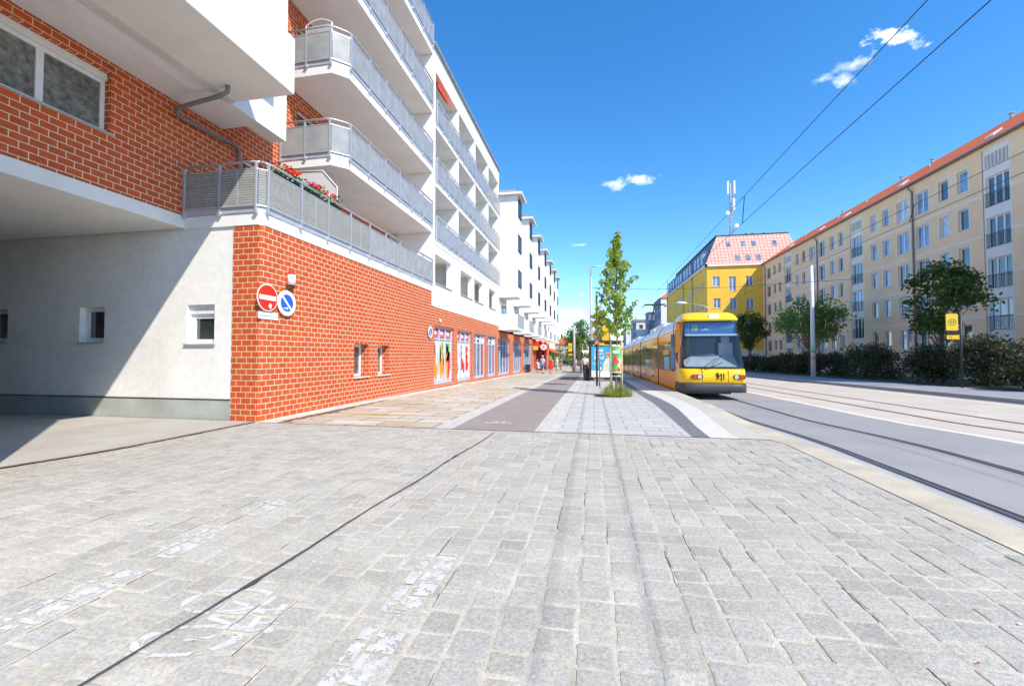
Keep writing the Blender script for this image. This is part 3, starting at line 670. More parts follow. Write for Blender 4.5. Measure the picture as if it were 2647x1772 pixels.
S1 = thing('no_entry_sign', 'round red no entry sign with white bar and a sticker on the brick corner', 'road sign', (FX, 8.09, 2.68))
mb = MB(); mb.disc((FX + .03, 8.09, 2.68), (1, 0, 0), .30, 40, .012); mb.build('plate', M_signw, S1)
mb = MB(); mb.disc((FX + .043, 8.09, 2.68), (1, 0, 0), .278, 40, .003); mb.build('red_disc', M_red, S1)
mb = MB(); mb.box(FX + .044, FX + .049, 8.09 - .245, 8.09 + .245, 2.63, 2.73); mb.build('bar', M_signw, S1)
mb = MB(); mb.prism([(FX + .046, 8.11, 2.50), (FX + .046, 8.17, 2.43), (FX + .046, 8.20, 2.50), (FX + .046, 8.20, 2.55), (FX + .046, 8.14, 2.56)], (.003, 0, 0)); mb.build('sticker', M_signw, S1)
mb = MB(); mb.box(FX, FX + .03, 8.06, 8.12, 2.5, 2.86); mb.build('bracket', M_galv, S1)
def noparking(y, z, r, label):
    t = thing('no_parking_sign', label, 'road sign', (FX, y, z), group='no parking signs on the brick wall')
    mb = MB(); mb.disc((FX + .05, y, z), (1, 0, 0), r, 40, .012); mb.build('plate', M_cream, t)
    x = FX + .063; ri = r * .66; th = radians(135)                   # stripe from upper left to lower right, as seen from the street
    for s in (0, 1):
        hw = .16; a0 = radians(-45 if s == 0 else 135) ; a0 += hw; a1 = a0 + pi - 2 * hw
        mb = MB(); mb.prism(circpts(y, z, x, ri, a0, a1), (.003, 0, 0)); mb.build('blue_half', M_blue, t)
    mb = MB(); q = r * .42; c = (y - r * .12, z - r * .42); X = x + .004; mb.prism([(X, c[0] - q * .55, c[1] - .012 * r / .3), (X, c[0] + q * .3, c[1] - .012 * r / .3), (X, c[0] + q * .3, c[1] + .012 * r / .3), (X, c[0] - q * .55, c[1] + .012 * r / .3)], (.003, 0, 0))
    mb.prism([(X, c[0] + q * .62, c[1]), (X, c[0] + q * .22, c[1] + q * .30), (X, c[0] + q * .22, c[1] - q * .30)], (.003, 0, 0)); mb.build('arrow', M_signw, t)
    mb = MB(); mb.box(FX, FX + .05, y - .03, y + .03, z - .15, z + .15); mb.build('bracket', M_galv, t)
noparking(8.66, 2.63, .30, 'cream rimmed blue no parking sign with arrow beside the no entry sign')
noparking(17.5, 2.42, .26, 'cream rimmed blue no parking sign beside the first shop window')
S3 = thing('address_plate', 'small white address plate with grey writing under the no entry sign', 'sign', (FX, 8.13, 2.28))
mb = MB(); mb.box(FX + .004, FX + .018, 7.87 + .0, 8.43, 2.21, 2.355); mb.build('plate', M_signw, S3)
text('Schönbauer Str. 15 k-e', .052, (FX + .020, 8.15, 2.283), RX, M_ink, S3, ext=.0008)
LP = thing('wall_lamp', 'white cylindrical wall lamp with red cap and brown base above the signs', 'lamp', (FX, 8.74, 3.1))
def cyl(mb, c, r, z0, z1, n=20): mb.tube([(c[0], c[1], z0), (c[0], c[1], z1)], r, n)
mb = MB(); cyl(mb, (FX + .11, 8.74), .088, 3.06, 3.30); mb.build('shade', mat('lamp_white', (.85, .85, .85), .3, .02, 5, 0), LP)
mb = MB(); mb.tube([(FX + .11, 8.74, 3.30), (FX + .11, 8.74, 3.34), (FX + .11, 8.74, 3.385), (FX + .11, 8.74, 3.40)], [.087, .08, .05, .01], 20); mb.build('cap', M_red, LP)
mb = MB(); mb.prism([(FX, 8.68, 2.94), (FX + .12, 8.68, 2.97), (FX + .17, 8.68, 3.058), (FX, 8.68, 3.058)], (0, .12, 0)); mb.build('base', mat('lamp_brown', (.16, .04, .025), .5, .1, 5, 0), LP)
WB = MB(); WB.disc((FX + .02, 18.75, 3.02), (1, 0, 0), .07, 14, .05); WB.build('wall_beacon', M_signw, None, label='small round white lamp on the brick above the first shop window', cat='lamp')

# ------------------------------------------------------------------ white loggia building with the shops
B2 = thing('apartment_building', 'white apartment block with rows of railed loggias above a brick shop front', 'building', (FX, 24, -.3))
shops = [(18.12, 20.80), (21.40, 24.06), (24.66, 27.38), (27.88, 30.47), (31.10, 35.72), (37.15, 41.40), (42.75, 48.40)]
def sh0(y): return g(y) + .18
sh1 = 2.76
mb = MB(); wall(mb, 'x', FX, 17.75, 51.8, -.9, 3.6, [(a, b, sh0(b), sh1 - (a - 18) * .004) for a, b in shops], .32)
mb.box(FX - .32, FX - .02, 17.76, 18.1, 3.3, 3.6)
mb.build('brick_wall', M_brick, B2, fixn=False)
mb = MB(); mb.box(WX - 3, FX - .9, 17.8, 66, -1.2, 3.55); mb.build('shop_core', mat('shop_interior', (.10, .11, .13), .8, .3, .8, 0), B2)
M_shopframe = mat('shopfront_blue_grey', (.48, .56, .70), .45, .05, 4, 0)
M_shopglass = glass('shop_glass', (.05, .08, .16), var=.7)
M_ledred = mat('led_red', (.45, .10, .08), .6, .5, 22, 0)
POST = [mat('poster_pale', (.74, .77, .76), .6, .1, 3, 0), mat('poster_orange', (.85, .30, .02), .5, .25, 5, 0), mat('poster_green', (.20, .45, .10), .5, .3, 6, 0),
        mat('poster_red', (.75, .03, .02), .5, .3, 4, 0), mat('poster_plum', (.25, .03, .08), .5, .3, 5, 0), mat('poster_yellow', (.80, .60, .15), .5, .3, 5, 0)]
def blob(mb, y, z, hw, hh, lean, x, rnd, n=14):
    pts = []
    for k in range(n):
        a = 2 * pi * k / n; r = 1 + .12 * sin(3 * a + y * 7)
        yy = hw * cos(a) * r * (1 - .35 * sin(a) * -1); zz = hh * sin(a); pts.append((x, y + yy + lean * zz, z + zz))
    mb.poly(pts)
for i, (a, b) in enumerate(shops):
    z0 = sh0(b); z1 = sh1 - (a - 18) * .004; xf = FX - .20
    mb = MB(); e = .004; nb = 3 if i in (0, 1, 2, 3) else 4; fr = .08
    mb.box(xf, xf + .09, a + e, b - e, z0 + e, z0 + .16); mb.box(xf, xf + .09, a + e, b - e, z1 - .08, z1 - e)
    for k in range(nb + 1):
        y = a + e + fr / 2 + (b - a - fr - 2 * e) * k / nb; mb.box(xf, xf + .10, y - fr / 2, y + fr / 2, z0 + .16, z1 - .08)
    mb.box(xf + .01, xf + .08, a + fr, b - fr, z1 - .62, z1 - .54)
    sw = mb.build('shop_window', M_shopframe, B2)
    mb = MB(); mb.quad((xf + .03, a, z0), (xf + .03, b, z0), (xf + .03, b, z1), (xf + .03, a, z1)); mb.build('pane', M_shopglass, sw, fixn=False)
    # red logo squares in the top lights
    rnd = random.Random(i)
    if i < 5:
        nn = 3 if i < 2 else (2 if i < 4 else 1)
        for k in range(nn):
            mb = MB(); mw = MB(); y0 = a + fr + (b - a - fr) * k / nb + .03; y1 = y0 + (b - a) / nb - fr - .08; zc = z1 - .30; s = .20; yc = (y0 + y1) / 2; w_ = min(.3, (y1 - y0) / 2)
            mb.quad((xf + .034, yc - w_, zc - s), (xf + .034, yc + w_, zc - s), (xf + .034, yc + w_, zc + s), (xf + .034, yc - w_, zc + s))
            mw.prism([(xf + .036, yc - w_ * .65, zc - s * .2), (xf + .036, yc + w_ * .3, zc - s * .5), (xf + .036, yc + w_ * .65, zc + s * .25), (xf + .036, yc - w_ * .5, zc + s * .5)], (.002, 0, 0))
            mb.build('logo_square', mat('logo_red', (.75, .10, .10), .5, .05, 5, 0), sw, fixn=False); mw.build('logo_mark', M_signw, sw)
    if i < 2:                              # food posters behind the lower panes
        x = xf + .034; zt = z1 - .64; mb = MB(); mb.quad((x, a + fr, z0 + .17), (x, b - fr, z0 + .17), (x, b - fr, zt), (x, a + fr, zt)); mb.build('poster', POST[0], sw, fixn=False)
        L_ = {}
        def add(mi, *args): L_.setdefault(mi, MB()); blob(L_[mi], *args, rnd)
        w_ = b - a
        if i == 0:
            for yy, zc, hw, hh, ln, c in [(.12, 1.0, .17, .55, .18, 1), (.22, .45, .12, .45, -.1, 1), (.10, 1.55, .16, .42, .1, 4), (.38, 1.05, .13, .85, .12, 1), (.47, 1.15, .08, .85, .10, 5), (.56, 1.55, .07, .5, -.05, 2), (.52, .6, .13, .6, .15, 1),
                                            (.66, .75, .12, .75, .12, 1), (.78, 1.2, .13, .75, .05, 1), (.74, 1.65, .11, .35, 0, 2), (.88, 1.5, .09, .5, .05, 2), (.88, .75, .16, .75, .08, 3), (.80, .5, .08, .5, 0, 1)]:
                add(c, a + yy * w_, z0 + .17 + zc * (zt - z0 - .17) / 2.1, hw * w_ / 1.45, hh * .95, ln, x + .002 + .0006 * len(L_))
        else:
            for yy, zc, hw, hh, ln, c in [(.12, 1.2, .12, .6, 0, 5), (.15, .5, .13, .4, 0, 2), (.40, 1.3, .11, .32, .1, 3), (.46, .8, .14, .35, 0, 3), (.42, 1.75, .08, .2, 0, 3), (.60, .55, .08, .3, .1, 3), (.80, 1.65, .12, .25, 0, 3), (.82, 1.15, .11, .25, 0, 3), (.84, .65, .12, .3, 0, 3), (.70, .35, .05, .2, 0, 5)]:
                add(c, a + yy * w_, z0 + .17 + zc * (zt - z0 - .17) / 2.1, hw * w_ / 1.15, hh * 1.0, ln, x + .002 + .0006 * len(L_))
        for mi, q in L_.items(): q.build('poster_picture', POST[mi], sw, fixn=False)
    elif i < 4:
        mb = MB(); y0 = a + (b - a) * .70; mb.quad((xf + .034, y0, z0 + .3), (xf + .034, b - fr, z0 + .3), (xf + .034, b - fr, z1 - .64), (xf + .034, y0, z1 - .64)); mb.build('poster', M_ledred, sw, fixn=False)
        mb = MB(); mb.quad((xf + .034, a + fr, z1 - .53), (xf + .034, b - fr, z1 - .53), (xf + .034, b - fr, z1 - .1), (xf + .034, a + fr, z1 - .1)); mb.build('top_light', POST[0], sw, fixn=False)
# concrete step in front of the second shop
MB().box(FX + .01, FX + .42, 21.3, 22.6, g(22) - .1, g(22) + .07).build('doorstep', M_edge, B2)
# loggia facade
Y0, Y1 = 18.12, 31.3
fin = [21.42, 24.68, 27.95, 31.17]; lo = [(18.15, 20.42), (21.90, 24.14), (24.62, 26.62), (28.28, 30.20)]
mb = MB(); wall(mb, 'x', FX, Y0, Y1, 3.6, 6.44, [(a, b, 4.72, 6.02) for a, b in lo], .28); mb.build('facade_wall', M_white, B2, fixn=False)
mb = MB(); mb.box(WX - .2, WX, Y0, Y1, 3.6, 14.4); mb.box(WX, FX - .28, Y0, Y1, 3.62, 4.6); mb.box(WX, FX - .285, Y0, Y1, 6.06, 6.4); 
for y in fin[:3] + [31.1]: mb.box(WX, FX - .29, y - .12, y + .12, 4.6, 6.06)
mb.build('loggia_back_wall', M_soffit, B2)
mb = MB()
for a, b in lo: mb.box(FX - .01, FX + .05, a - .03, b + .03, 4.66, 4.70)
mb.build('sill', M_sill, B2)
for y in fin: MB().box(WX, FX, y - .13, min(y + .13, 31.3), 6.46, 14.42).build('fin_wall', M_white, B2)
for z in (6.44, 9.12, 11.80):
    s = balcony(B2, WX, FX + .02, Y0, Y1, z, z + .2, ch=0, south=False, spacing=.80, name='loggia_floor')
mb = MB(); mb.box(WX - .2, FX + .01, Y0, Y1, 14.4, 15.42); mb.build('roof_fascia', M_white, B2)
mb = MB(); mb.box(-20, FX + .14, 17.7, Y1 + .02, 15.42, 15.52); mb.build('roof', M_roofgrey, B2)
mb = MB(); mb.box(-20, WX - .21, 17.8, 31.3, 3.6, 15.4); mb.build('building_core', M_white, B2)
for z in (6.64, 9.32, 12.0):
    for a, b in zip([18.12] + fin[:3], fin):
        window_unit(B2, 'x', WX, a + .4, b - .6, z + .02, z + 2.1, 1, -.03, nbars=2, sill=False, fr=.09)
AW = MB(); AW.quad((FX - .35, 18.25, 14.34), (FX - .35, 20.3, 14.34), (FX + .05, 20.3, 13.98), (FX + .05, 18.25, 13.98)); AW.quad((FX + .05, 18.25, 13.98), (FX + .05, 20.3, 13.98), (FX + .05, 20.3, 13.80), (FX + .05, 18.25, 13.80))
AW.build('awning', M_orange, B2, label='orange awning over the topmost first loggia', fixn=False)
# satellite dish etc are not shown; small bracket marks on the plaster
MB().box(FX, FX + .03, 24.2, 24.3, 4.0, 4.12).build('vent', M_sill, B2)

# ------------------------------------------------------------------ white stepped oriel row
B3 = thing('apartment_building', 'long white block with a receding row of box oriels and flat jutting roofs', 'building', (FX, 50, -.7))
OX = -5.61; EO = 68.6
mb = MB(); wall(mb, 'x', FX, 31.3, EO, 3.2, 13.5, [], .2); mb.box(-20, FX - .01, 31.32, EO, 3.2, 13.5); mb.build('facade_wall', M_white, B3, fixn=False)
mb = MB(); mb.box(-20, FX + .1, 31.32, EO + .2, 13.5, 13.65); mb.build('roof', M_roofgrey, B3)
orw = [(31.32 + 5.9 * k) for k in range(7)]
M_owin = glass('oriel_window_dark', (.03, .035, .04))
for k, y in enumerate(orw):
    y2 = y + 1.75
    mb = MB(); mb.box(FX + .005, OX, y, y2, 5.79, 13.5); o = mb.build('oriel', M_white, B3)
    mb = MB(); mb.box(FX - .3, OX + .38, y - .3, y2 + .32, 13.52, 13.68); mb.build('oriel_roof', M_soffit, o)
    mb = MB(); mb.box(FX - .2, OX - .15, y - .1, y2 + .1, 13.69, 13.95); mb.build('roof_curb', M_roofgrey, o)
    for zf, hh in ((6.65, 1.25), (9.35, 1.25), (12.0, 1.35)):
        window_unit(o, 'x', OX, y + .25, y2 - .15, zf, zf + hh, 1, -.055, nbars=2, pane=M_owin, sill=True, fr=.05, sillm=M_dark, framem=M_dark)
    # balcony box under the oriel
    z0 = 3.30; mb = MB(); mb.box(FX + .004, OX - .003, y - .017, y + .10, z0 + .18, 4.5); mb.box(FX + .004, OX, y - .02, y2 + 1.4, z0, z0 + .18); bb = mb.build('balcony', M_white, B3)
    mb = MB(); yy = y + .12
    while yy < y2 + 1.4: mb.box(OX - .03, OX, yy - .012, yy + .012, z0 + .18, 4.45); yy += .10
    mb.box(OX - .04, OX + .01, y + .1, y2 + 1.4, 4.45, 4.50); mb.build('railing', M_galv, bb)
    if k < 5: window_unit(B3, 'x', FX, y + .35, y2 + .9, 3.6, 5.6, 1, -.05, nbars=2, sill=False, fr=.08)
    # recessed windows between the oriels
    for zf in (6.5, 9.2, 11.8):
        window_unit(B3, 'x', FX, y2 + 1.0, y2 + 3.0, zf, zf + 1.5, 1, -.05, nbars=2, sill=True, fr=.08, pane=M_owin, sillm=M_dark, framem=M_dark)
mb = MB(); wall(mb, 'x', FX, 64.4, EO, -1.2, 3.2, [], .2); mb.quad((FX, EO, -1.2), (-20, EO, -1.2), (-20, EO, 3.2), (FX, EO, 3.2)); mb.build('brick_wall', M_brick, B3, fixn=False)
mb = MB(); wall(mb, 'x', FX + .004, 50.7, 64.4, -1.2, 3.2, [(52.4, 57.0, g(55) + .02, 2.3), (58.5, 61.5, g(60) + .3, 2.2)], .3)
mb.quad((FX + .004, 50.7, -1.2), (FX - .3, 50.7, -1.2), (FX - .3, 50.7, 3.2), (FX + .004, 50.7, 3.2)); mb.build('red_shop_front', mat('shop_red', (.55, .05, .03), .8, .1, 2, .1), B3, fixn=False)
mb = MB(); mb.prism([(FX, 53, 2.75), (FX + 2.2, 53, 1.75), (FX + 2.2, 53, 1.68), (FX, 53, 2.68)], (0, 10, 0)); mb.build('awning', M_orange, B3, label='red shop awning sloping over the pavement')
C1 = thing('shop_sign', 'round white projecting sign beside the red shop awning', 'sign', (-6.2, 50.2, 2.4)); 
mb = MB(); mb.disc((-5.85, 50.2, 2.35), (0, -1, 0), .36, 24, .1); mb.build('disc', M_signw, C1); mb = MB(); mb.disc((-5.85, 50.09, 2.35), (0, -1, 0), .20, 20, .01); mb.build('emblem', mat('sign_pink', (.75, .35, .32), .5, .05, 4, 0), C1)
mb = MB(); mb.tube([(FX, 50.22, 2.35), (-6.2, 50.22, 2.35)], .03, 6); mb.build('arm', M_galv, C1)
C2 = thing('shop_sign', 'red and yellow box sign projecting from the wall by the red shop', 'sign', (-6.6, 49.3, 2.5))
mb = MB(); mb.box(-6.95, -6.40, 49.2, 49.35, 2.0, 2.45); mb.build('lower_panel', M_yellow, C2); mb = MB(); mb.box(-6.90, -6.50, 49.2, 49.35, 2.45, 2.85); mb.build('upper_panel', M_red, C2)
mb = MB(); mb.tube([(FX, 49.28, 2.4), (-6.9, 49.28, 2.4)], .03, 6); mb.build('arm', M_galv, C2)
# ------------------------------------------------------------------ tram (local frame: x across, y backwards from the nose, z above the rails)
M_tyel = mat('tram_yellow', (.95, .54, .008), .30, .04, 2, 0, coat=.25, spec=.3)
M_tora = mat('tram_side_orange', (.98, .37, .006), .2, .05, 2, .015, 2.5, spec=.22)
M_tsil = mat('tram_roof_silver', (.62, .63, .70), .35, .05, 2, 0, metal=.2)
M_tblk = mat('tram_black', (.018, .018, .020), .25, .1, 3, 0, coat=.5)
M_tbump = mat('tram_bumper', (.05, .052, .06), .5, .08, 3, .05)
M_tglass = mat('tram_side_glass', (.06, .065, .06), .06, .7, 1.2, .02, 3, spec=.45)
M_lampg = mat('headlamp_glass', (.75, .78, .80), .08, .3, 30, 0, metal=.7)
def tglass():
    m = bpy.data.materials.new('tram_windscreen'); m.use_nodes = True; nt = m.node_tree; N = nt.nodes; L = nt.links; p = N['Principled BSDF']; p.inputs['Base Color'].default_value = (.03, .06, .10, 1)
    p.inputs['Roughness'].default_value = .04; p.inputs['Specular IOR Level'].default_value = 1.0; p.inputs['Coat Weight'].default_value = .8
    t = N.new('ShaderNodeBsdfTransparent'); t.inputs[0].default_value = (.82, .90, .97, 1); mx = N.new('ShaderNodeMixShader'); mx.inputs[0].default_value = .26; L.new(t.outputs[0], mx.inputs[1]); L.new(p.outputs[0], mx.inputs[2]); L.new(mx.outputs[0], N['Material Output'].inputs[0]); return m
M_wind = tglass()
TX, TY = 4.40, 16.9
slope = math.atan((road(60) - road(TY)) / (60 - TY))
T = thing('tram', 'long yellow articulated tram on line 10 with dark bumper standing at the platform', 'tram', (TX, TY, road(TY) + .012), (slope, 0, 0))
# horizontal outline of the nose at given level
def outline(w, yf, L, a0=-1.0, a1=1.0, n=25, depth=.55, back=None):
    """points across the nose from x=-w to x=+w; superellipse corner of given depth"""
    pts = []
    for k in range(n):
        t = a0 + (a1 - a0) * k / (n - 1); ang = t * pi / 2; e = .42
        sx = (abs(sin(ang)) ** e) * (1 if t >= 0 else -1); cy = abs(cos(ang)) ** (e * 1.15)
        pts.append((w * sx, yf + depth * (1 - cy)))
    if back is not None: pts = [(-w, back)] + pts + [(w, back)]
    return pts
def loft(mb, levels, mi=None, smooth=True, cap_top=False, cap_bot=False):
    n = len(levels[0][0]); b = len(mb.v); vs = [(x, y, z) for pts, z in levels for x, y in pts]
    fs = [(j * n + i, j * n + i + 1, (j + 1) * n + i + 1, (j + 1) * n + i) for j in range(len(levels) - 1) for i in range(n - 1)]
    if cap_top: fs.append(tuple(range((len(levels) - 1) * n, len(levels) * n)))
    if cap_bot: fs.append(tuple(range(n))[::-1])
    s = mb.smooth; mb.smooth = smooth; mb.add(vs, fs, mi); mb.smooth = s
def nose(z):        # half width and front y of the nose at height z
    if z < 1.12: return 1.15, .0 + .02 * (z - .3)
    t = (z - 1.12) / 1.85; return 1.135 - .145 * t, .06 + .34 * t ** 1.1
mb = MB(); lv = []
for z, gx in ((.27, -.02), (.30, -.06), (.44, -.075), (.58, -.06), (.61, -.02)): w, y = nose(z); lv.append((outline(w + .012, y + gx, 0, back=1.25), z))
loft(mb, lv, cap_top=True, cap_bot=True); mb.build('bumper', M_tbump, T, False)
mb = MB(); lv = []
for z, gx in ((.615, .0), (.64, -.025), (.85, -.035), (1.05, -.02), (1.12, .03), (1.15, .09)): w, y = nose(min(z, 1.1)); lv.append((outline(w, y + gx, 0, back=1.25), z))
loft(mb, lv, cap_top=True); mb.build('front_panel', M_tyel, T, False)
mb = MB()
for x in (-.43, .47):
    mb.box(x - .006, x + .006, -.025, .02, .66, 1.08)
mb.build('panel_gap', M_tblk, T, False)
# windscreen surround (black corner posts) and the glass between them
def ws(zs, a0, a1, off, n, m, name, parent=T):
    mb = MB(); lv = []
    for z in zs: w, y = nose(z); lv.append((outline(w, y + off, 0, a0, a1, n), z))
    loft(mb, lv); return mb.build(name, m, parent, False)
zs = [1.15 + 1.82 * k / 6 for k in range(7)]
ws(zs, -1, -.62, .0, 12, M_tblk, 'corner_post'); ws(zs, .62, 1, .0, 12, M_tblk, 'corner_post')
SCR = ws(zs[:1] + [1.22], -.62, .62, .0, 14, M_tblk, 'scuttle')
WS = ws([1.22 + 1.75 * k / 6 for k in range(7)], -.62, .62, .0, 18, M_wind, 'windscreen')
# cab interior: floor, desk, sun blind; back wall's blue stands in for reflected sky
mb = MB(); mb.box(-1.0, 1.0, 1.9, 1.94, .6, 3.0); mb.build('cab_wall', mat('cab_sky_blue', (.40, .62, .95), .7, .2, 2, 0), T, False)
mb = MB(); mb.prism([(-.95, .32, 1.16), (.95, .32, 1.16), (.95, .9, 1.55), (.3, 1.0, 1.66), (-.6, .95, 1.6), (-.95, .85, 1.4)], (0, 0, .04)); mb.build('dashboard', mat('cab_desk', (.55, .58, .55), .7, .1, 3, 0), T, False)
mb = MB(); mb.box(.42, .92, .95, 1.15, 1.5, 2.15); mb.box(.5, .8, .93, 1.1, 2.15, 2.4); mb.build('driver_seat', mat('cab_seat', (.55, .55, .54), .8, .2, 3, 0), T, False)
mb = MB(); mb.box(-.93, .93, .44, .49, 2.40, 2.47); mb.build('display_rail', mat('rail_pale', (.75, .8, .85), .5, .02, 3, 0), T, False)
DB = MB(); DB.box(-.93, .93, .56, .62, 2.47, 2.92); DB = DB.build('destination_display', mat('display_blue', (.09, .24, .52), .5, .05, 3, 0), T, False)
M_led = mat('display_yellow', (.80, .85, .35), .5, .02, 3, 0); M_ledw = mat('display_pale', (.50, .62, .72), .5, .02, 3, 0)
text('10', .33, (-.56, .553, 2.70), RY, M_led, DB, 'line_number', world=False, sx=.7, bold=.008)
text('MESSE DRESDEN', .155, (.42, .553, 2.74), RY, M_ledw, DB, 'destination', world=False, sx=.86)
mb = MB(); x0, x1, z0, z1, y = -.34, -.02, 2.60, 2.80, .55
for a, b, c, d in ((x0, x1, z0, z0 + .025), (x0, x1, z1 - .015, z1), (x0, x0 + .015, z0, z1), (x1 - .015, x1, z0, z1)): mb.box(a, b, y, y + .006, c, d)
mb.prism([(x0 + .04, y, z0 + .03), (x0 + .28, y, z0 + .03), (x0 + .24, y, z0 + .12), (x0 + .16, y, z0 + .09)], (0, .005, 0)); mb.build('pictogram', M_ledw, DB, False)
# roof dome over the windscreen
mb = MB(); lv = []
for z, yy, w, dp in ((2.965, .40, 1.0, .5), (3.0, .36, 1.03, .5), (3.07, .37, 1.035, .5), (3.075, .43, 1.02, .5), (3.16, .50, 1.0, .5), (3.26, .64, .95, .5), (3.33, .82, .86, .5), (3.365, 1.05, .74, .4), (3.375, 1.3, .60, .3)):
    lv.append((outline(w, yy, 0, back=2.0), z))
loft(mb, lv, cap_top=True); mb.build('front_roof', M_tyel, T, False)
mb = MB(); mb.prism([(-.08, .36, 3.06), (.30, .36, 3.06), (.27, .46, 3.22), (-.04, .46, 3.22)], (0, .06, .01)); mb.build('marker_lamp', mat('marker_white', (.85, .85, .8), .3, .02, 3, 0), T, False)
mb = MB(); mb.tube([(-.5, -.03, 1.1), (.10, .10, 1.55)], .012, 6); mb.tube([(-.10, .02, 1.28), (.42, .17, 1.72), (.62, .18, 1.60)], .010, 6); mb.tube([(-.35, -.02, 1.12), (.30, .06, 1.38)], .014, 6); mb.build('wiper', M_tblk, T, False)
# head lamps: oval black housing with red and clear lens
for s in (-1, 1):
    xc = s * .86 - (.0 if s < 0 else .0) ; xc = -.62 if s < 0 else .84; yb = -.035 + (.0 if s < 0 else .05)
    def oval(w, h, dx=0): return [(xc + dx + (w - h) * (1 if cos(a) > 0 else -1) + h * cos(a), 0, .845 + h * sin(a)) for a in [2 * pi * (k + .5) / 20 for k in range(20)]]
    yb = -.045 if s < 0 else -.03
    mb = MB(); mb.prism([(p[0], yb, p[2]) for p in oval(.215, .085)], (0, .08, 0)); hl = mb.build('headlight', M_tblk, T, False)
    mb = MB(); mb.disc((xc + (.095 if s < 0 else -.095), yb - .001, .845), (0, -1, 0), .072, 20, .012); mb.build('lens', M_lampg, hl, False)
    mb = MB(); mb.prism([(xc - s * 0 + (-1 if s < 0 else 1) * (.085 + .10 * cos(a)), yb - .002, .845 + .066 * sin(a)) for a in [2 * pi * k / 18 for k in range(18)]], (0, -.008, 0)); mb.build('tail_lens', mat('lens_red', (.55, .03, .02), .2, .1, 9, 0), hl, False)
# emblem: city arms, rampant lion and two pales
M_emb = mat('emblem_black', (.03, .008, .005), .5, .05, 3, 0)
lion = [(-.02, .13), (.00, .155), (.03, .15), (.045, .125), (.035, .10), (.05, .085), (.075, .09), (.085, .075), (.06, .065), (.035, .06), (.04, .035), (.07, .03), (.085, .015), (.06, .012), (.03, .01), (.035, -.02), (.05, -.05), (.035, -.08), (.05, -.11), (.02, -.115), (.012, -.085), (.02, -.05), (-.01, -.03), (-.03, -.055), (-.02, -.09), (-.05, -.10), (-.06, -.085), (-.045, -.07), (-.055, -.03), (-.035, .0), (-.06, .02), (-.085, .01), (-.10, .035), (-.085, .06), (-.10, .085), (-.085, .09), (-.07, .06), (-.08, .035), (-.06, .045), (-.03, .035), (-.03, .07), (-.045, .10)]
EM = thing('emblem', None, None); EM.parent = T; EM.location = (0, 0, 0)
mb = MB(); mb.prism([(.13 - x * .92 - .03, -.042, .86 + z) for x, z in lion], (0, .01, 0)); mb.build('lion_figure', M_emb, EM, False)
for k, (x, h) in enumerate(((.215, .155), (.30, .13))): mb = MB(); mb.box(x, x + .03, -.042, -.03, .86 - h + (.0 if k == 0 else .03), .86 + .125); mb.build('bar', M_emb, EM, False)
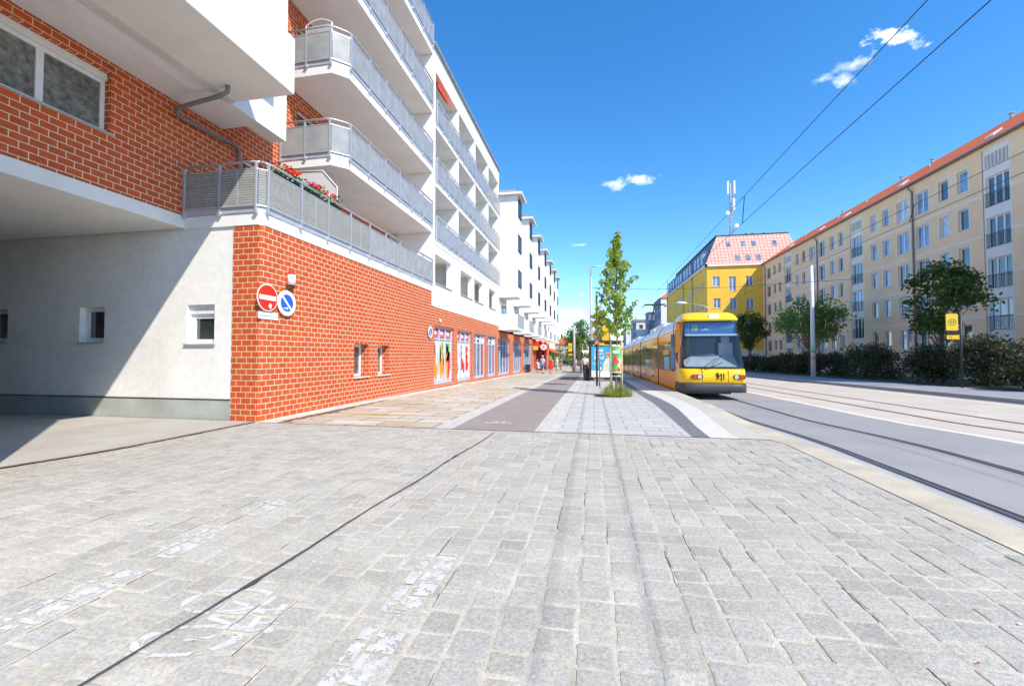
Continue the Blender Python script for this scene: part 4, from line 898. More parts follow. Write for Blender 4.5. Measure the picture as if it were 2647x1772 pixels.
# side profile of the car body
prof = [(-1.13, .22), (-1.15, .34), (-1.15, 2.20), (-1.145, 2.62), (-1.11, 2.78), (-.98, 3.02), (-.78, 3.22), (-.6, 3.28), (.6, 3.28), (.78, 3.22), (.98, 3.02), (1.11, 2.78), (1.145, 2.62), (1.15, 2.20), (1.15, .34), (1.13, .22)]
secs = [(1.25, 5.75), (6.05, 14.1), (14.5, 19.9), (20.3, 24.4), (24.8, 30.1), (30.5, 38.0), (38.4, 44.0)]
ss = [(.0, 4.8)]
for i, (a, b) in enumerate(secs):
    n = len(prof); 
    def skin(i0, i1, m, nm, par):
        mb = MB(); vs = [(x, a, z) for x, z in prof[i0:i1]] + [(x, b, z) for x, z in prof[i0:i1]]; k = i1 - i0
        mb.smooth = False; mb.add(vs, [(j, j + 1, k + j + 1, k + j) for j in range(k - 1)]); return mb.build(nm, m, par, False)
    body = skin(0, 5, M_tora, 'body_side', T); skin(11, 16, M_tora, 'body_side', T)
    rf = skin(4, 12, M_tsil, 'roof', T)
    mb = MB(); mb.poly([(x, a, z) for x, z in prof]); mb.poly([(x, b, z) for x, z in prof]); mb.build('end_wall', M_tblk, T, False, fixn=False)
    # glazing band with pillars; doors
    L_ = b - a; doors = {0: [], 1: [(1.1, 2.5), (5.2, 6.6)], 2: [(1.6, 3.0)], 3: [(1.2, 2.6)], 4: [(1.6, 3.0)], 5: [(1.1, 2.5), (5.0, 6.4)], 6: [(1.6, 3.0)]}[i]
    for sx in (-1, 1):
        cuts = [.15] + [c for d in doors for c in d] + [L_ - .15]
        spans = [(cuts[j], cuts[j + 1]) for j in range(0, len(cuts), 2)]
        for u0, u1 in spans:
            if u1 - u0 < .5: continue
            nw = max(1, round((u1 - u0) / 1.45))
            for q in range(nw):
                y0 = a + u0 + (u1 - u0) * q / nw + .04; y1 = a + u0 + (u1 - u0) * (q + 1) / nw - .04; X = sx * 1.156
                mb = MB(); mb.box(X - .006, X + .006, y0, y1, 1.02, 2.22); w_ = mb.build('window', M_tglass, T, False)
                mb = MB(); mb.box(X - .008, X + .008, y0 + .05, y1 - .05, 1.93, 1.955); 
                mb.build('window_bar', M_galv, w_, False)
        if sx < 0 or True:
            for u0, u1 in doors:
                X = sx * 1.158; mb = MB(); mb.box(X - .006, X + .006, a + u0 + .03, a + u1 - .03, .30, 2.42); d_ = mb.build('door', M_tyel, T, False)
                for q in range(2):
                    y0 = a + u0 + .10 + q * (u1 - u0 - .12) / 2; y1 = y0 + (u1 - u0) / 2 - .14; mb = MB(); mb.box(X - .010, X + .010, y0, y1, .55, 2.30); mb.build('door_glass', M_tglass, d_, False)
    # pale roofline band and lettering strip above the windows
    mb = MB(); mb.box(-1.152, -1.144, a + .05, b - .05, 2.66, 2.70); mb.build('gutter', M_tsil, T, False)
    # bogie skirt shadow gap and undercarriage
    mb = MB(); mb.box(-.95, .95, a + .1, b - .1, .12, .24); mb.build('underframe', M_tblk, T, False)
    if i in (0, 2, 4, 6):
        for yy in ((a + b) / 2 - .9, (a + b) / 2 + .9):
            mb = MB()
            for sx in (-.73, .73): mb.tube([(sx - .06, yy, .295), (sx + .06, yy, .295)], .29, 18)
            mb.tube([(-.7, yy, .295), (.7, yy, .295)], .06, 8); mb.build('wheel_set', M_dark, T, False)
    if i < len(secs) - 1:
        c = secs[i + 1][0]; mb = MB()
        m_ = 5; 
        for k in range(m_):
            y0 = b + (c - b) * k / m_; y1 = b + (c - b) * (k + 1) / m_; ym = (y0 + y1) / 2
            A = [(x * .955, y0, z if z < 1 else z - .04) for x, z in prof]; Bm = [(x * .99, ym, z if z < 1 else z - .01) for x, z in prof]; C_ = [(x * .955, y1, z if z < 1 else z - .04) for x, z in prof]
            nn = len(prof); mb.add(A + Bm, [(j, j + 1, nn + j + 1, nn + j) for j in range(nn - 1)]); mb.add(Bm + C_, [(j, j + 1, nn + j + 1, nn + j) for j in range(nn - 1)])
        mb.build('bellows', M_black, T, False)
# lower front flank between nose and first section: tapering cab side
mb = MB(); lv = []
for z in [1.10 + 1.9 * k / 6 for k in range(7)]: w, y = nose(z); lv.append(([(-w, y + .53), (-(w + 1.15) / 2, .95), (-1.15 if z < 2.6 else -1.12, 1.3)], z))
loft(mb, lv); mb.build('cab_side', M_tora, T, False)
mb = MB(); lv = []
for z in [1.10 + 1.9 * k / 6 for k in range(7)]: w, y = nose(z); lv.append(([(w, y + .53), ((w + 1.15) / 2, .95), (1.15 if z < 2.6 else 1.12, 1.3)], z))
loft(mb, lv); mb.build('cab_side', M_tora, T, False)
for sx in (-1, 1):
    mb = MB(); mb.prism([(sx * 1.128, .78, 1.12), (sx * 1.162, 1.9, .98), (sx * 1.162, 1.9, 2.55), (sx * 1.07, .95, 2.55)], (sx * .006, 0, 0)); mb.build('cab_window', M_tglass, T, False)
    mb = MB(); mb.box(sx * 1.15 - .01, sx * 1.15 + .01, .95, 1.35, .34, .50); mb.build('vent_grille', M_black, T, False)
# mirror on the platform side, posters in side windows
mb = MB(); mb.tube([(-1.05, .8, 2.95), (-1.30, .62, 2.90), (-1.33, .62, 2.45)], .016, 6); mb.box(-1.42, -1.25, .58, .70, 1.98, 2.48); mb.build('mirror', M_tblk, T, False)
for (y0, y1, z0, z1, nm, m) in ((2.6, 3.9, 1.05, 1.62, 'window_poster', mat('poster_cyan', (.25, .55, .70), .5, .1, 4, 0)), (1.45, 2.1, 1.1, 2.0, 'window_poster', mat('poster_blue', (.05, .25, .60), .5, .2, 4, 0)), (2.7, 4.2, 1.72, 1.92, 'window_poster', M_yellow)):
    mb = MB(); mb.box(-1.166, -1.163, y0, y1, z0, z1); mb.build(nm, m, T, False)
# roof equipment and pantograph
for (a, b) in ((7.5, 10.5), (11.3, 13.2), (21, 23.6), (26, 29)):
    mb = MB(); mb.box(-.62, .62, a, b, 3.282, 3.52); mb.build('roof_box', M_tsil, T, False)
PG = thing('pantograph', None, None); PG.parent = T; PG.location = (0, 0, 0)
mb = MB(); mb.box(-.5, .5, 15.2, 17.2, 3.30, 3.42); mb.build('base_frame', M_dark, PG, False)
mb = MB(); mb.tube([(0, 15.4, 3.45), (0, 17.2, 4.55)], .06, 8); mb.tube([(0, 17.2, 4.55), (0, 15.6, 5.52)], .045, 8); mb.tube([(-.15, 15.6, 5.50), (.15, 15.6, 5.50)], .03, 6); mb.build('arm', M_dark, PG, False)
for yy in (15.4, 15.8):
    mb = MB(); mb.tube([(-.82, yy, 5.42), (-.68, yy, 5.57), (.68, yy, 5.57), (.82, yy, 5.42)], .035, 6); mb.build('contact_bar', M_dark, PG, False)

# ------------------------------------------------------------------ overhead wires
M_wire = mat('wire_dark', (.02, .022, .035), .6, .05, 4, 0)
def wire(x, z0, ys, sag=0, r=.0075, label='', nm='overhead_wire', follow=True):
    pts = [(x, y, z0 + (g(y) if follow else 0) + sag * (1 - cos((y - ys[0]) / 26 * 2 * pi)) / 2) for y in ys]
    mb = MB(); mb.tube(pts, r, 5); return mb.build(nm, M_wire, None, label=label, cat='wire', group='overhead wires of the tram line')
yw = frange(-14, 120, 67)
wire(4.40, 5.41, yw, label='lower contact wire hanging over the tram track')
wire(4.40, 6.16, yw, label='upper carrying wire above the tram track')
wire(9.10, 5.36, yw, label='lower contact wire of the second track, crossing the orange facade')
wire(9.10, 5.80, yw, label='upper wire of the second track, crossing the orange facade')
for x, zt, zb, yl in ((4.4, 6.16, 5.41, (13.6, 27, 40, 53)), (9.1, 5.8, 5.36, (14.2, 28, 42))):
    for y in yl:
        MB().tube([(x, y - .1, zt + g(y)), (x, y + .1, zb + g(y))], .012, 5).build('wire_dropper', M_wire, None, label='thin dropper joining carrying wire and contact wire over ' + ('the tram track' if x < 5 else 'the second track'), cat='dropper', group='droppers of the overhead wires')
for y, x0 in ((62, -2.4), (33, -.15)):
    z = 6.6 + g(y) + (0 if y > 40 else .25); MB().tube([(x0, y, z), (4.4, y, z - .25), (9.1, y, z - .25), (18, y, z + .1)], .014, 5).build('span_wire', M_wire, None, label='thin span wire stretched across the street ' + ('far behind the shelter' if y > 40 else 'at the shelter'), cat='wire')
# ------------------------------------------------------------------ orange block on the right
RXX = 26.2
B4 = thing('apartment_building', 'long peach block with pale bands, French window bays and an orange tiled roof', 'building', (RXX, 50, -1))
M_peach = mat('plaster_peach', (.96, .665, .40), .92, .05, .7, .15, 80, fine=(14, .04))
M_pale = mat('plaster_pale', (.86, .78, .68), .92, .05, 1, .1, 80)
M_tile = brickmat('roof_tile_orange', (.92, .19, .04), (.84, .16, .035), (.45, .07, .025), bw=.30, rh=.34, ms=.02, bumpd=.02, offset=0)
rows = [13.14, 10.38, 7.62, 4.86, 2.08]
Ya, Yb = 22.5, 72.9
wins = []; bays = []
for P in (25.6, 40.9, 56.3, 71.6):
    for off, w in ((-1.1, 1.40), (1.1, 1.40), (-3.27, .92), (3.27, .92), (-4.98, .92), (4.98, .92)):
        yc = P + off
        if Ya + 1 < yc < Yb - .6: wins.append((yc - w / 2, yc + w / 2, w))
for b in (33.3, 48.55, 63.95): bays.append((b - 1.02, b + 1.02))
holes = []
for (a, b, w) in wins:
    for z in rows: holes.append((a, b, z - (.25 if w > 1 else 0), z + 1.52, w))
mb = MB(); hs = [h[:4] for h in holes] + [(a, b, -1.3, 15.34) for a, b in bays]
wall(mb, 'x', RXX, Ya, Yb, -1.3, 15.62, hs, .22, -1); mb.build('facade_wall', M_peach, B4, fixn=False)
mb = MB(); mb.box(RXX + .5, RXX + 11, Ya, Yb - .01, -1.3, 15.6); mb.quad((RXX, Ya, -1.3), (RXX + .6, Ya, -1.3), (RXX + .6, Ya, 15.6), (RXX, Ya, 15.6)); mb.build('building_core', M_peach, B4, fixn=False)
cnt = 0; rnd = random.Random(11)
PN = [glass('pane_blue', (.16, .26, .42)), glass('pane_dark', (.05, .06, .07)), glass('pane_pale', (.45, .52, .60), .2)]
for h in sorted(holes, key=lambda h: h[0] - h[2] * .3):
    if h[0] > 63: continue
    window_unit(B4, 'x', RXX, h[0], h[1], h[2], h[3], -1, .13, nbars=2 if h[4] > 1 else 1, pane=PN[0 if rnd.random() < .5 else (1 if rnd.random() < .75 else 2)], fr=.085); cnt += 1
mb = MB(); mp = MB()
for h in holes:
    if h[0] > 63: mb.box(RXX + .13, RXX + .17, h[0] + .003, h[1] - .003, h[2] + .003, h[3] - .003); mp.box(RXX + .12, RXX + .129, h[0] + .12, (h[0] + h[1]) / 2 - .03, h[2] + .12, h[3] - .1); mp.box(RXX + .12, RXX + .129, (h[0] + h[1]) / 2 + .05, h[1] - .1, h[2] + .12, h[3] - .1)
o = mb.build('far_window_frames', M_frame, B4, kind='stuff'); mp.build('far_window_panes', PN[1], o)
mb = MB()
for h in holes:                               # pale plaster surround on each window
    a, b, c, d = h[:4]; e = .10
    for q in ((a - e, b + e, d, d + e), (a - e, b + e, c - e, c), (a - e, a, c, d), (b, b + e, c, d)): mb.box(RXX - .012, RXX + .002, *q)
mb.build('window_surrounds', M_pale, B4, kind='stuff')
for z in (12.26, 9.50, 6.74, 3.98, 1.22):
    mb = MB(); cuts = [Ya] + [c for bb in bays for c in bb] + [Yb]
    for j in range(0, len(cuts), 2): mb.box(RXX - .03, RXX + .003, cuts[j], cuts[j + 1], z - .11, z + .13)
    mb.build('plaster_band', mat('plaster_band', (.93, .76, .58), .92, .05, 1, .1, 80), B4)
for (a, b) in bays:
    mb = MB(); fh = [(a + .18, b - .18, z - 1.78, z + .26 - 0) for z in rows[:5]]; fh = [(a + .18, b - .18, z, z + 2.05) for z in (11.35, 8.59, 5.83, 3.07, .3)]
    wall(mb, 'x', RXX + .03, a, b, -1.3, 15.34, fh, .2, -1)
    for s in (a, b): mb.quad((RXX - .002, s, -1.3), (RXX + .04, s, -1.3), (RXX + .04, s, 15.34), (RXX - .002, s, 15.34))
    bay = mb.build('bay', M_pale, B4, fixn=False)
    for (c, d, e, f) in fh: window_unit(bay, 'x', RXX + .03, c, d, e, f, -1, .12, nbars=3, pane=PN[0 if rnd.random() < .6 else 1], fr=.08, sill=False)
    mb = MB(); 
    for (c, d, e, f) in fh:
        mb.box(RXX - .03, RXX - .01, c - .02, d + .02, e + .03, e + .06); mb.box(RXX - .03, RXX - .01, c - .02, d + .02, e + .90, e + .94); y = c
        while y < d: mb.box(RXX - .025, RXX - .012, y, y + .015, e + .06, e + .9); y += .11
    mb.build('window_railing', M_dark, bay, kind='stuff')
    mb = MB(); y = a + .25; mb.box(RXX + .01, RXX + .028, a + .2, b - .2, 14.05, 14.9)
    bay2 = mb.build('grille_shade_sheet', mat('grille_shadow', (.45, .42, .38), .9, .05, 3, 0), bay)  # flat sheet, the shade between the bars put into its colour
    mb = MB()
    while y < b - .2: mb.box(RXX - .02, RXX + .009, y, y + .06, 14.05, 14.9); y += .27
    mb.build('grille_bars', M_pale, bay)
for y in (40.9, 56.3, 71.9):
    mb = MB(); mb.tube([(RXX - .28, y, 15.55), (RXX - .25, y - .05, 15.3), (RXX - .1, y - .2, 15.0), (RXX - .08, y - .2, -.8)], .065, 8); mb.build('downpipe', M_pipe, B4)
mb = MB(); mb.box(RXX - .2, RXX, Ya, Yb + .1, 15.60, 15.64); mb.tube([(RXX - .26, Ya, 15.64), (RXX - .26, Yb, 15.64)], .08, 8); mb.build('gutter', M_pipe, B4)
mb = MB(); mb.prism([(RXX - .22, Ya - .3, 15.67), (RXX + 5.6, Ya - .3, 19.75), (RXX + 11.4, Ya - .3, 15.67)], (0, Yb - Ya + .5, 0))
rf = mb.build('roof', M_tile, B4)
def tilt_uv(o, sc=1.0):
    me = o.data; uv = me.uv_layers['uv']
    for p in me.polygons:
        for li in p.loop_indices: c = me.vertices[me.loops[li].vertex_index].co; uv.data[li].uv = (c.y, sqrt(c.x ** 2 * 0 + ((c.x - RXX) * 1.25) ** 2))
tilt_uv(rf)
for i, y in enumerate((35.6, 44.6, 53.4, 58.8, 67.0)):
    x = RXX + 1.5; z = 15.67 + 1.72 * .70; mb = MB(); mb.prism([(x, y - .3, z), (x + .55, y - .3, z + .409), (x + .50, y - .3, z + .49), (x - .05, y - .3, z + .085)], (0, .7, 0)); mb.build('skylight', M_frame, rf)
    mb = MB(); mb.tube([(x + 1.4, y - 1.4, z + .9), (x + 1.4, y - 1.4, z + 1.3)], .08, 8); mb.build('roof_vent', M_conc, rf)
for i, y in enumerate((33.2, 38.9, 46.7, 50.8, 61.5)):
    x = RXX + 5.5; mb = MB(); mb.tube([(x, y, 19.5), (x, y, 20.0)], .09, 8); mb.box(x - .15, x + .15, y - .15, y + .15, 20.0, 20.04); mb.build('roof_vent', M_conc, rf)

# ------------------------------------------------------------------ yellow corner house
B5 = thing('corner_house', 'yellow corner house with pink tiled mansard roof, skylights and blue grey dormers', 'building', (18.03, 72.95, -1.3))
M_yel = mat('plaster_yellow', (.97, .57, .075), .9, .05, .6, .1, 60, fine=(20, .03))
M_tilep = brickmat('roof_tile_pink', (.72, .49, .42), (.66, .44, .38), (.58, .18, .10), bw=.55, rh=.60, ms=.05, bumpd=.02, offset=0)
M_slate = mat('mansard_slate', (.16, .19, .26), .7, .25, 2, .2, 20)
gw = [(18.85, 19.95, 12.4, 14.0), (21.30, 22.35, 11.65, 13.95), (23.80, 24.86, 12.33, 13.94), (18.95, 20.0, 8.9, 10.48), (21.38, 22.43, 8.65, 10.46), (23.82, 24.95, 8.60, 10.4), (18.95, 20.0, 5.4, 7.0), (21.4, 22.4, 5.4, 7.0), (23.85, 24.95, 5.4, 7.0)]
X0, Y0g, Y1g = 18.03, 72.96, 110.5
mb = MB(); wall(mb, 'y', Y0g, X0, 32, 2.2, 15.60, [w for w in gw if w[2] > 2.3], .2, -1); mb.build('gable_wall', M_yel, B5, fixn=False)
mb = MB(); mb.box(X0 + .02, 32, Y0g - .01, Y0g + .2, -1.8, 2.2); mb.build('plinth', M_pale, B5)
for q in gw: window_unit(B5, 'y', Y0g, q[0], q[1], q[2], q[3], -1, .12, nbars=2, pane=PN[0], fr=.09)
sw = [(y, y + 1.0, z, z + 1.7) for y in (75.0, 77.1, 79.2, 81.3, 86.5, 92.0, 94.3, 96.6, 98.9, 105.5) for z in (12.0, 8.6, 5.2)]
mb = MB(); wall(mb, 'x', X0, Y0g, Y1g, -2.4, 15.60, sw, .2, -1); mb.build('side_wall', M_yel, B5, fixn=False)
for q in sw: window_unit(B5, 'x', X0, q[0], q[1], q[2], q[3], -1, .08, nbars=2, pane=PN[1], fr=.09, sill=False)
mb = MB(); mb.box(X0 + .3, 32, Y0g + .3, Y1g, -2.4, 15.5); mb.build('building_core', M_yel, B5)
mb = MB(); mb.box(X0 - .30, 32, Y0g - .30, Y0g, 15.62, 15.98); mb.box(X0 - .30, X0, Y0g - .3, Y1g, 15.62, 15.98); mb.build('cornice', M_pale, B5)
b_ = 2.3; tz = 21.1
mb = MB(); mb.add([(X0 - .25, Y0g - .25, 16.0), (32.2, Y0g - .25, 16.0), (30.9, Y0g + b_, tz), (X0 + 2.15, Y0g + b_, tz)], [(0, 1, 2, 3)]); mb.add([(32.2, Y0g - .25, 16.0), (32.2, Y1g, 16.0), (30.9, Y1g, tz), (30.9, Y0g + b_, tz)], [(0, 1, 2, 3)])
rf = mb.build('tiled_roof', M_tilep, B5, fixn=False)
for p in rf.data.polygons:
    for li in p.loop_indices: c = rf.data.vertices[rf.data.loops[li].vertex_index].co; rf.data.uv_layers['uv'].data[li].uv = (c.x if p.index == 0 else c.y, (c.z - 16) * 1.12)
mb = MB(); mb.add([(X0 - .25, Y0g - .25, 16.0), (X0 + 2.15, Y0g + b_, tz), (X0 + 2.15, Y1g, tz), (X0 - .25, Y1g, 16.0)], [(0, 1, 2, 3)]); mb.add([(X0 + 2.1, Y0g + b_, tz), (30.9, Y0g + b_, tz), (30.9, Y1g, tz), (X0 + 2.1, Y1g, tz)], [(0, 1, 2, 3)]); mb.build('slate_roof', M_slate, B5, fixn=False)
mb = MB(); mb.box(X0 + 1.95, 31.0, Y0g + b_ - .1, Y0g + b_ + .2, tz, tz + .12); mb.box(X0 + 1.95, X0 + 2.3, Y0g + b_, Y1g, tz, tz + .12); mb.build('ridge', M_black, B5)
for (x, z, w, h) in ((21.7, 19.55, .62, .95), (23.98, 19.55, .62, .95), (25.5, 19.5, .62, .95), (28.6, 19.4, .62, .95), (22.7, 16.95, .66, .98), (24.25, 16.95, .66, .98), (25.8, 16.95, .66, .98)):
    s = (b_ + .25) / (tz - 16); yy = lambda zz: Y0g - .25 + (zz - 16) * s - .06
    mb = MB(); mb.prism([(x - w / 2, yy(z - h / 2), z - h / 2), (x + w / 2, yy(z - h / 2), z - h / 2), (x + w / 2, yy(z + h / 2), z + h / 2), (x - w / 2, yy(z + h / 2), z + h / 2)], (0, .1, .02)); sk = mb.build('skylight', M_pipe, B5)
    e = .09; mb = MB(); mb.poly([(x - w / 2 + e, yy(z - h / 2 + e) - .01, z - h / 2 + e), (x + w / 2 - e, yy(z - h / 2 + e) - .01, z - h / 2 + e), (x + w / 2 - e, yy(z + h / 2 - e) - .01, z + h / 2 - e), (x - w / 2 + e, yy(z + h / 2 - e) - .01, z + h / 2 - e)]); mb.build('pane', PN[0], sk)
M_dorm = mat('dormer_blue', (.30, .38, .52), .6, .1, 3, 0)
for k, y in enumerate((75.2, 77.6, 80.0, 84.2, 86.6, 89.0, 92.5, 95.0, 97.5, 101.0, 104.0, 107.0)):
    mb = MB(); mb.box(X0 - .05, X0 + 1.6, y, y + 1.6, 16.3, 18.5); d = mb.build('dormer', M_dorm, B5)
    mb = MB(); mb.box(X0 - .10, X0 - .052, y + .25, y + 1.35, 16.7, 18.2); mb.build('window', M_frame, d); mb = MB(); mb.box(X0 - .125, X0 - .101, y + .36, y + .76, 16.8, 18.1); mb.box(X0 - .125, X0 - .101, y + .84, y + 1.24, 16.8, 18.1); mb.build('pane', PN[0], d)
    mb = MB(); mb.box(X0 - .2, X0 + 1.7, y - .1, y + 1.7, 18.5, 18.62); mb.build('dormer_roof', M_slate, d)
for y in (83.0, 90.8, 110.0): mb = MB(); mb.tube([(X0 - .12, y, 15.6), (X0 - .12, y, -1.5)], .09, 6); mb.build('downpipe', M_conc, B5)
for x in (25.2, 26.2, 28.0): mb = MB(); mb.tube([(x, Y0g + 4, tz - .1), (x, Y0g + 4, tz + .7)], .16, 8); mb.build('roof_vent', M_dark, B5)
# radio mast on that roof
MS = thing('radio_mast', 'slender lattice radio mast with white antenna panels rising from the pink roof', 'mast', (22.0, 76.0, 20.9))
mb = MB(); cx, cy = 22.65, 76.0; R = .28
for k in range(3): a = 2 * pi * k / 3; mb.tube([(cx + R * cos(a), cy + R * sin(a), 20.9), (cx + R * .8 * cos(a), cy + R * .8 * sin(a), 30.0)], .055, 5)
for j in range(15):
    z = 21.0 + j * .6
    for k in range(3): a, b = 2 * pi * k / 3, 2 * pi * (k + 1) / 3; mb.tube([(cx + R * cos(a), cy + R * sin(a), z), (cx + R * cos(b), cy + R * sin(b), z + .6)], .03, 4)
mb.build('lattice', mat('mast_grey', (.42, .45, .52), .5, .1, 3, 0), MS)
for (dx, dy, z0, z1) in ((-.5, -.3, 28.2, 30.4), (.5, -.3, 28.2, 30.4), (.35, -.5, 25.4, 27.4), (.1, .5, 28.2, 30.2)): mb = MB(); mb.box(cx + dx - .13, cx + dx + .13, cy + dy - .1, cy + dy + .1, z0, z1); mb.tube([(cx + dx, cy + dy, z0 + .3), (cx, cy, z0 + .3)], .04, 5); mb.build('antenna', M_frame, MS)
for (dx, z) in ((-.6, 25.0), (.75, 22.8)): mb = MB(); mb.disc((cx + dx, cy - .35, z), (.2, -1, .1), .34, 18, .12); mb.tube([(cx + dx, cy - .3, z), (cx, cy, z)], .04, 5); mb.build('dish', M_frame, MS)

# ------------------------------------------------------------------ houses far down the right side
def simple_house(name, label, x0, x1, y0, y1, ztop, wm, fw, roofm=None, roofh=0, floors=5, z0=-2.6, wside=True, flat=True, chim=0, proud=.0, mm=None):
    t = thing(name, label, 'building', (x0, y0, z0)); hs = []
    fh = (ztop - .4) / floors
    sw_ = []
    if wside:
        n = max(2, int((y1 - y0) / 3.2))
        for k in range(n):
            for f in range(floors): sw_.append((y0 + (y1 - y0) * (k + .3) / n, y0 + (y1 - y0) * (k + .75) / n, .6 + f * fh + .7, .6 + f * fh + fh * .82))
    mb = MB(); wall(mb, 'x', x0, y0, y1, z0, ztop, sw_, .3, -1); mb.build('street_wall', fw, t, fixn=False)
    mb = MB(); wall(mb, 'y', y0, x0, x1, z0, ztop, [(x0 + 1.0, x0 + 2.2, ztop - 2.6, ztop - 1.2)] if mm else [], .3, -1); mb.build('gable_wall', wm, t, fixn=False)
    mb = MB(); mb.box(x0 + .3, x1, y0 + .3, y1, z0, ztop - .05); mb.build('building_core', mat('far_core', (.10, .12, .15), .5, .3, 1, 0), t)
    if flat: mb = MB(); mb.box(x0 - .3, x1, y0 - .3, y1, ztop, ztop + .35); mb.build('roof', M_roofgrey if not roofm else roofm, t)
    else:
        xm = (x0 + x1) / 2; mb = MB(); h = roofh
        mb.add([(x0 - .4, y0 - .3, ztop), (x1 + .3, y0 - .3, ztop), (x1 + .3, y1, ztop), (x0 - .4, y1, ztop), (xm, y0 + h * .9, ztop + h), (xm, y1 - h * .9, ztop + h)], [(0, 1, 4), (1, 2, 5, 4), (2, 3, 5), (3, 0, 4, 5), (0, 3, 2, 1)]); mb.build('roof', roofm, t)
    for k in range(chim): mb = MB(); xx = x0 + (x1 - x0) * (.3 + .5 * k); mb.box(xx, xx + .7, y0 + 3 + 2 * k, y0 + 4 + 2 * k, ztop + roofh * .3, ztop + roofh + .7); mb.build('chimney', M_dark, t)
    return t
M_tile2 = mat('roof_red_far', (.70, .17, .07), .85, .12, 3, .2, 6)
M_bluewall = mat('facade_blue_grey', (.24, .30, .42), .8, .25, .5, 0)
simple_house('house', 'narrow white gabled house with small red roof behind the yellow corner house', 18.65, 27, 125, 138, 17.4, M_white, M_bluewall, M_tile2, 3.2, 5, flat=False, chim=2)
simple_house('house', 'dark fronted apartment house with balconies behind the raised pantograph', 17.2, 26, 141, 149, 14.8, M_bluewall, M_bluewall, None, 0, 5)
simple_house('house', 'white cubic house with one dark window behind the pantograph', 14.46, 24, 152, 164, 12.95, M_white, M_bluewall, None, 0, 4, mm=1)
simple_house('house', 'white flat roofed house stepping down behind the tram roof', 15.9, 26, 178, 190, 15.4, M_white, M_bluewall, None, 0, 5)
simple_house('house', 'farthest white flat roofed house at the end of the tram roofline', 14.2, 26, 196, 215, 13.0, M_white, M_bluewall, None, 0, 4)
simple_house('house', 'red roofed house behind the trees at the end of the pavement', -14.5, -7.5, 160, 172, 5.2, mat('plaster_far', (.66, .60, .52), .9, .1, 1, 0), mat('plaster_far2', (.6, .55, .5), .9, .1, 1, 0), M_tile2, 3.4, 2, flat=False, chim=2)
# ------------------------------------------------------------------ trees and shrubs
def leafmat(name, col, tr=.45, var=.35):
    m = mat(name, col, .55, var, 1.3, 0, spec=.3, fine=(9, .25)); nt = m.node_tree; N = nt.nodes; L = nt.links; p = N['Principled BSDF']; t = N.new('ShaderNodeBsdfTranslucent')
    t.inputs[0].default_value = (col[0] * 1.5, col[1] * 1.4, col[2] * .8, 1); mx = N.new('ShaderNodeMixShader'); mx.inputs[0].default_value = tr; L.new(p.outputs[0], mx.inputs[1]); L.new(t.outputs[0], mx.inputs[2]); L.new(mx.outputs[0], N['Material Output'].inputs[0]); return m
M_lf1 = leafmat('leaf_fresh', (.29, .40, .09)); M_lf2 = leafmat('leaf_dark', (.08, .13, .035)); M_lf3 = leafmat('leaf_mid', (.14, .23, .045)); M_lf4 = leafmat('leaf_autumn', (.34, .38, .07)); M_lfh = leafmat('leaf_hedge', (.065, .08, .042), .25); M_lf5 = leafmat('leaf_grey', (.10, .14, .05))
M_bark = mat('bark', (.20, .165, .13), .9, .25, 6, .5, 30)
def leaves(mb, c, n, rad, s, r, droop=.0, shell=.55, fold=True):
    """n pointed leaves in an ellipsoid round c"""
    c = Vector(c)
    for _ in range(n):
        d = Vector((r.gauss(0, 1), r.gauss(0, 1), r.gauss(0, 1))).normalized(); q = r.random() ** shell
        p = c + Vector((d.x * rad[0], d.y * rad[1], d.z * rad[2])) * q
        a = Vector((r.gauss(0, 1), r.gauss(0, 1), r.gauss(0, .7) - droop)).normalized(); b = a.cross(Vector((r.gauss(0, 1), r.gauss(0, 1), r.gauss(0, 1)))).normalized(); k = s * r.uniform(.7, 1.3); w = k * .30
        mb.add([p, p + a * k * .45 + b * w, p + a * k, p + a * k * .45 - b * w], [(0, 1, 2, 3)])
def limb(mb, a, b, r0, r1, r, wob=.1, n=5):
    a = Vector(a); b = Vector(b); P = []
    for k in range(n + 1):
        t = k / n; w = wob * sin(pi * t); P.append(a.lerp(b, t) + Vector((r.uniform(-w, w), r.uniform(-w, w), 0)))
    mb.tube(P, [r0 + (r1 - r0) * k / n for k in range(n + 1)], 7); return P
def tree(label, x, y, z0, h, crown, cw, m, seed, nleaf=3500, ls=.16, trunk=.12, group=None, clumps=26, name='tree', ch0=None, shape=1.0):
    """crown: z of crown base above ground"""
    r = random.Random(seed); t = thing(name, label, 'tree', (x, y, z0), group=group); mb = MB(); 
    P = limb(mb, (0, 0, -.1), (r.uniform(-.1, .1), 0, h * .86), trunk, trunk * .2, r, trunk * 1.2, 8)
    cl = []; cz = (h + crown) / 2; hh = (h - crown) / 2
    for k in range(clumps):
        for _ in range(20):
            d = Vector((r.uniform(-1, 1), r.uniform(-1, 1), r.uniform(-1, 1)))
            if .25 < d.length < .88: break
        wz = 1 - shape * .35 * max(0, d.z) - .15 * max(0, -d.z)
        c = Vector((d.x * cw / 2 * wz, d.y * cw / 2 * wz, cz + d.z * hh)); cl.append(c)
        zb = max(crown * .8, c.z - cw * .35 - .2); i = min(len(P) - 1, max(0, int(zb / (h * .86) * 8))); limb(mb, P[i], c, trunk * .32, trunk * .06, r, .08, 4)
    mb.build('trunk', M_bark, t, False)
    mb = MB(); rr = cw * .21
    for c in cl: s = r.uniform(.65, 1.25) * rr; leaves(mb, c, nleaf // clumps, (s, s, s * .8), ls, r, .2)
    mb.build('crown', m, t, False, fixn=False); return t
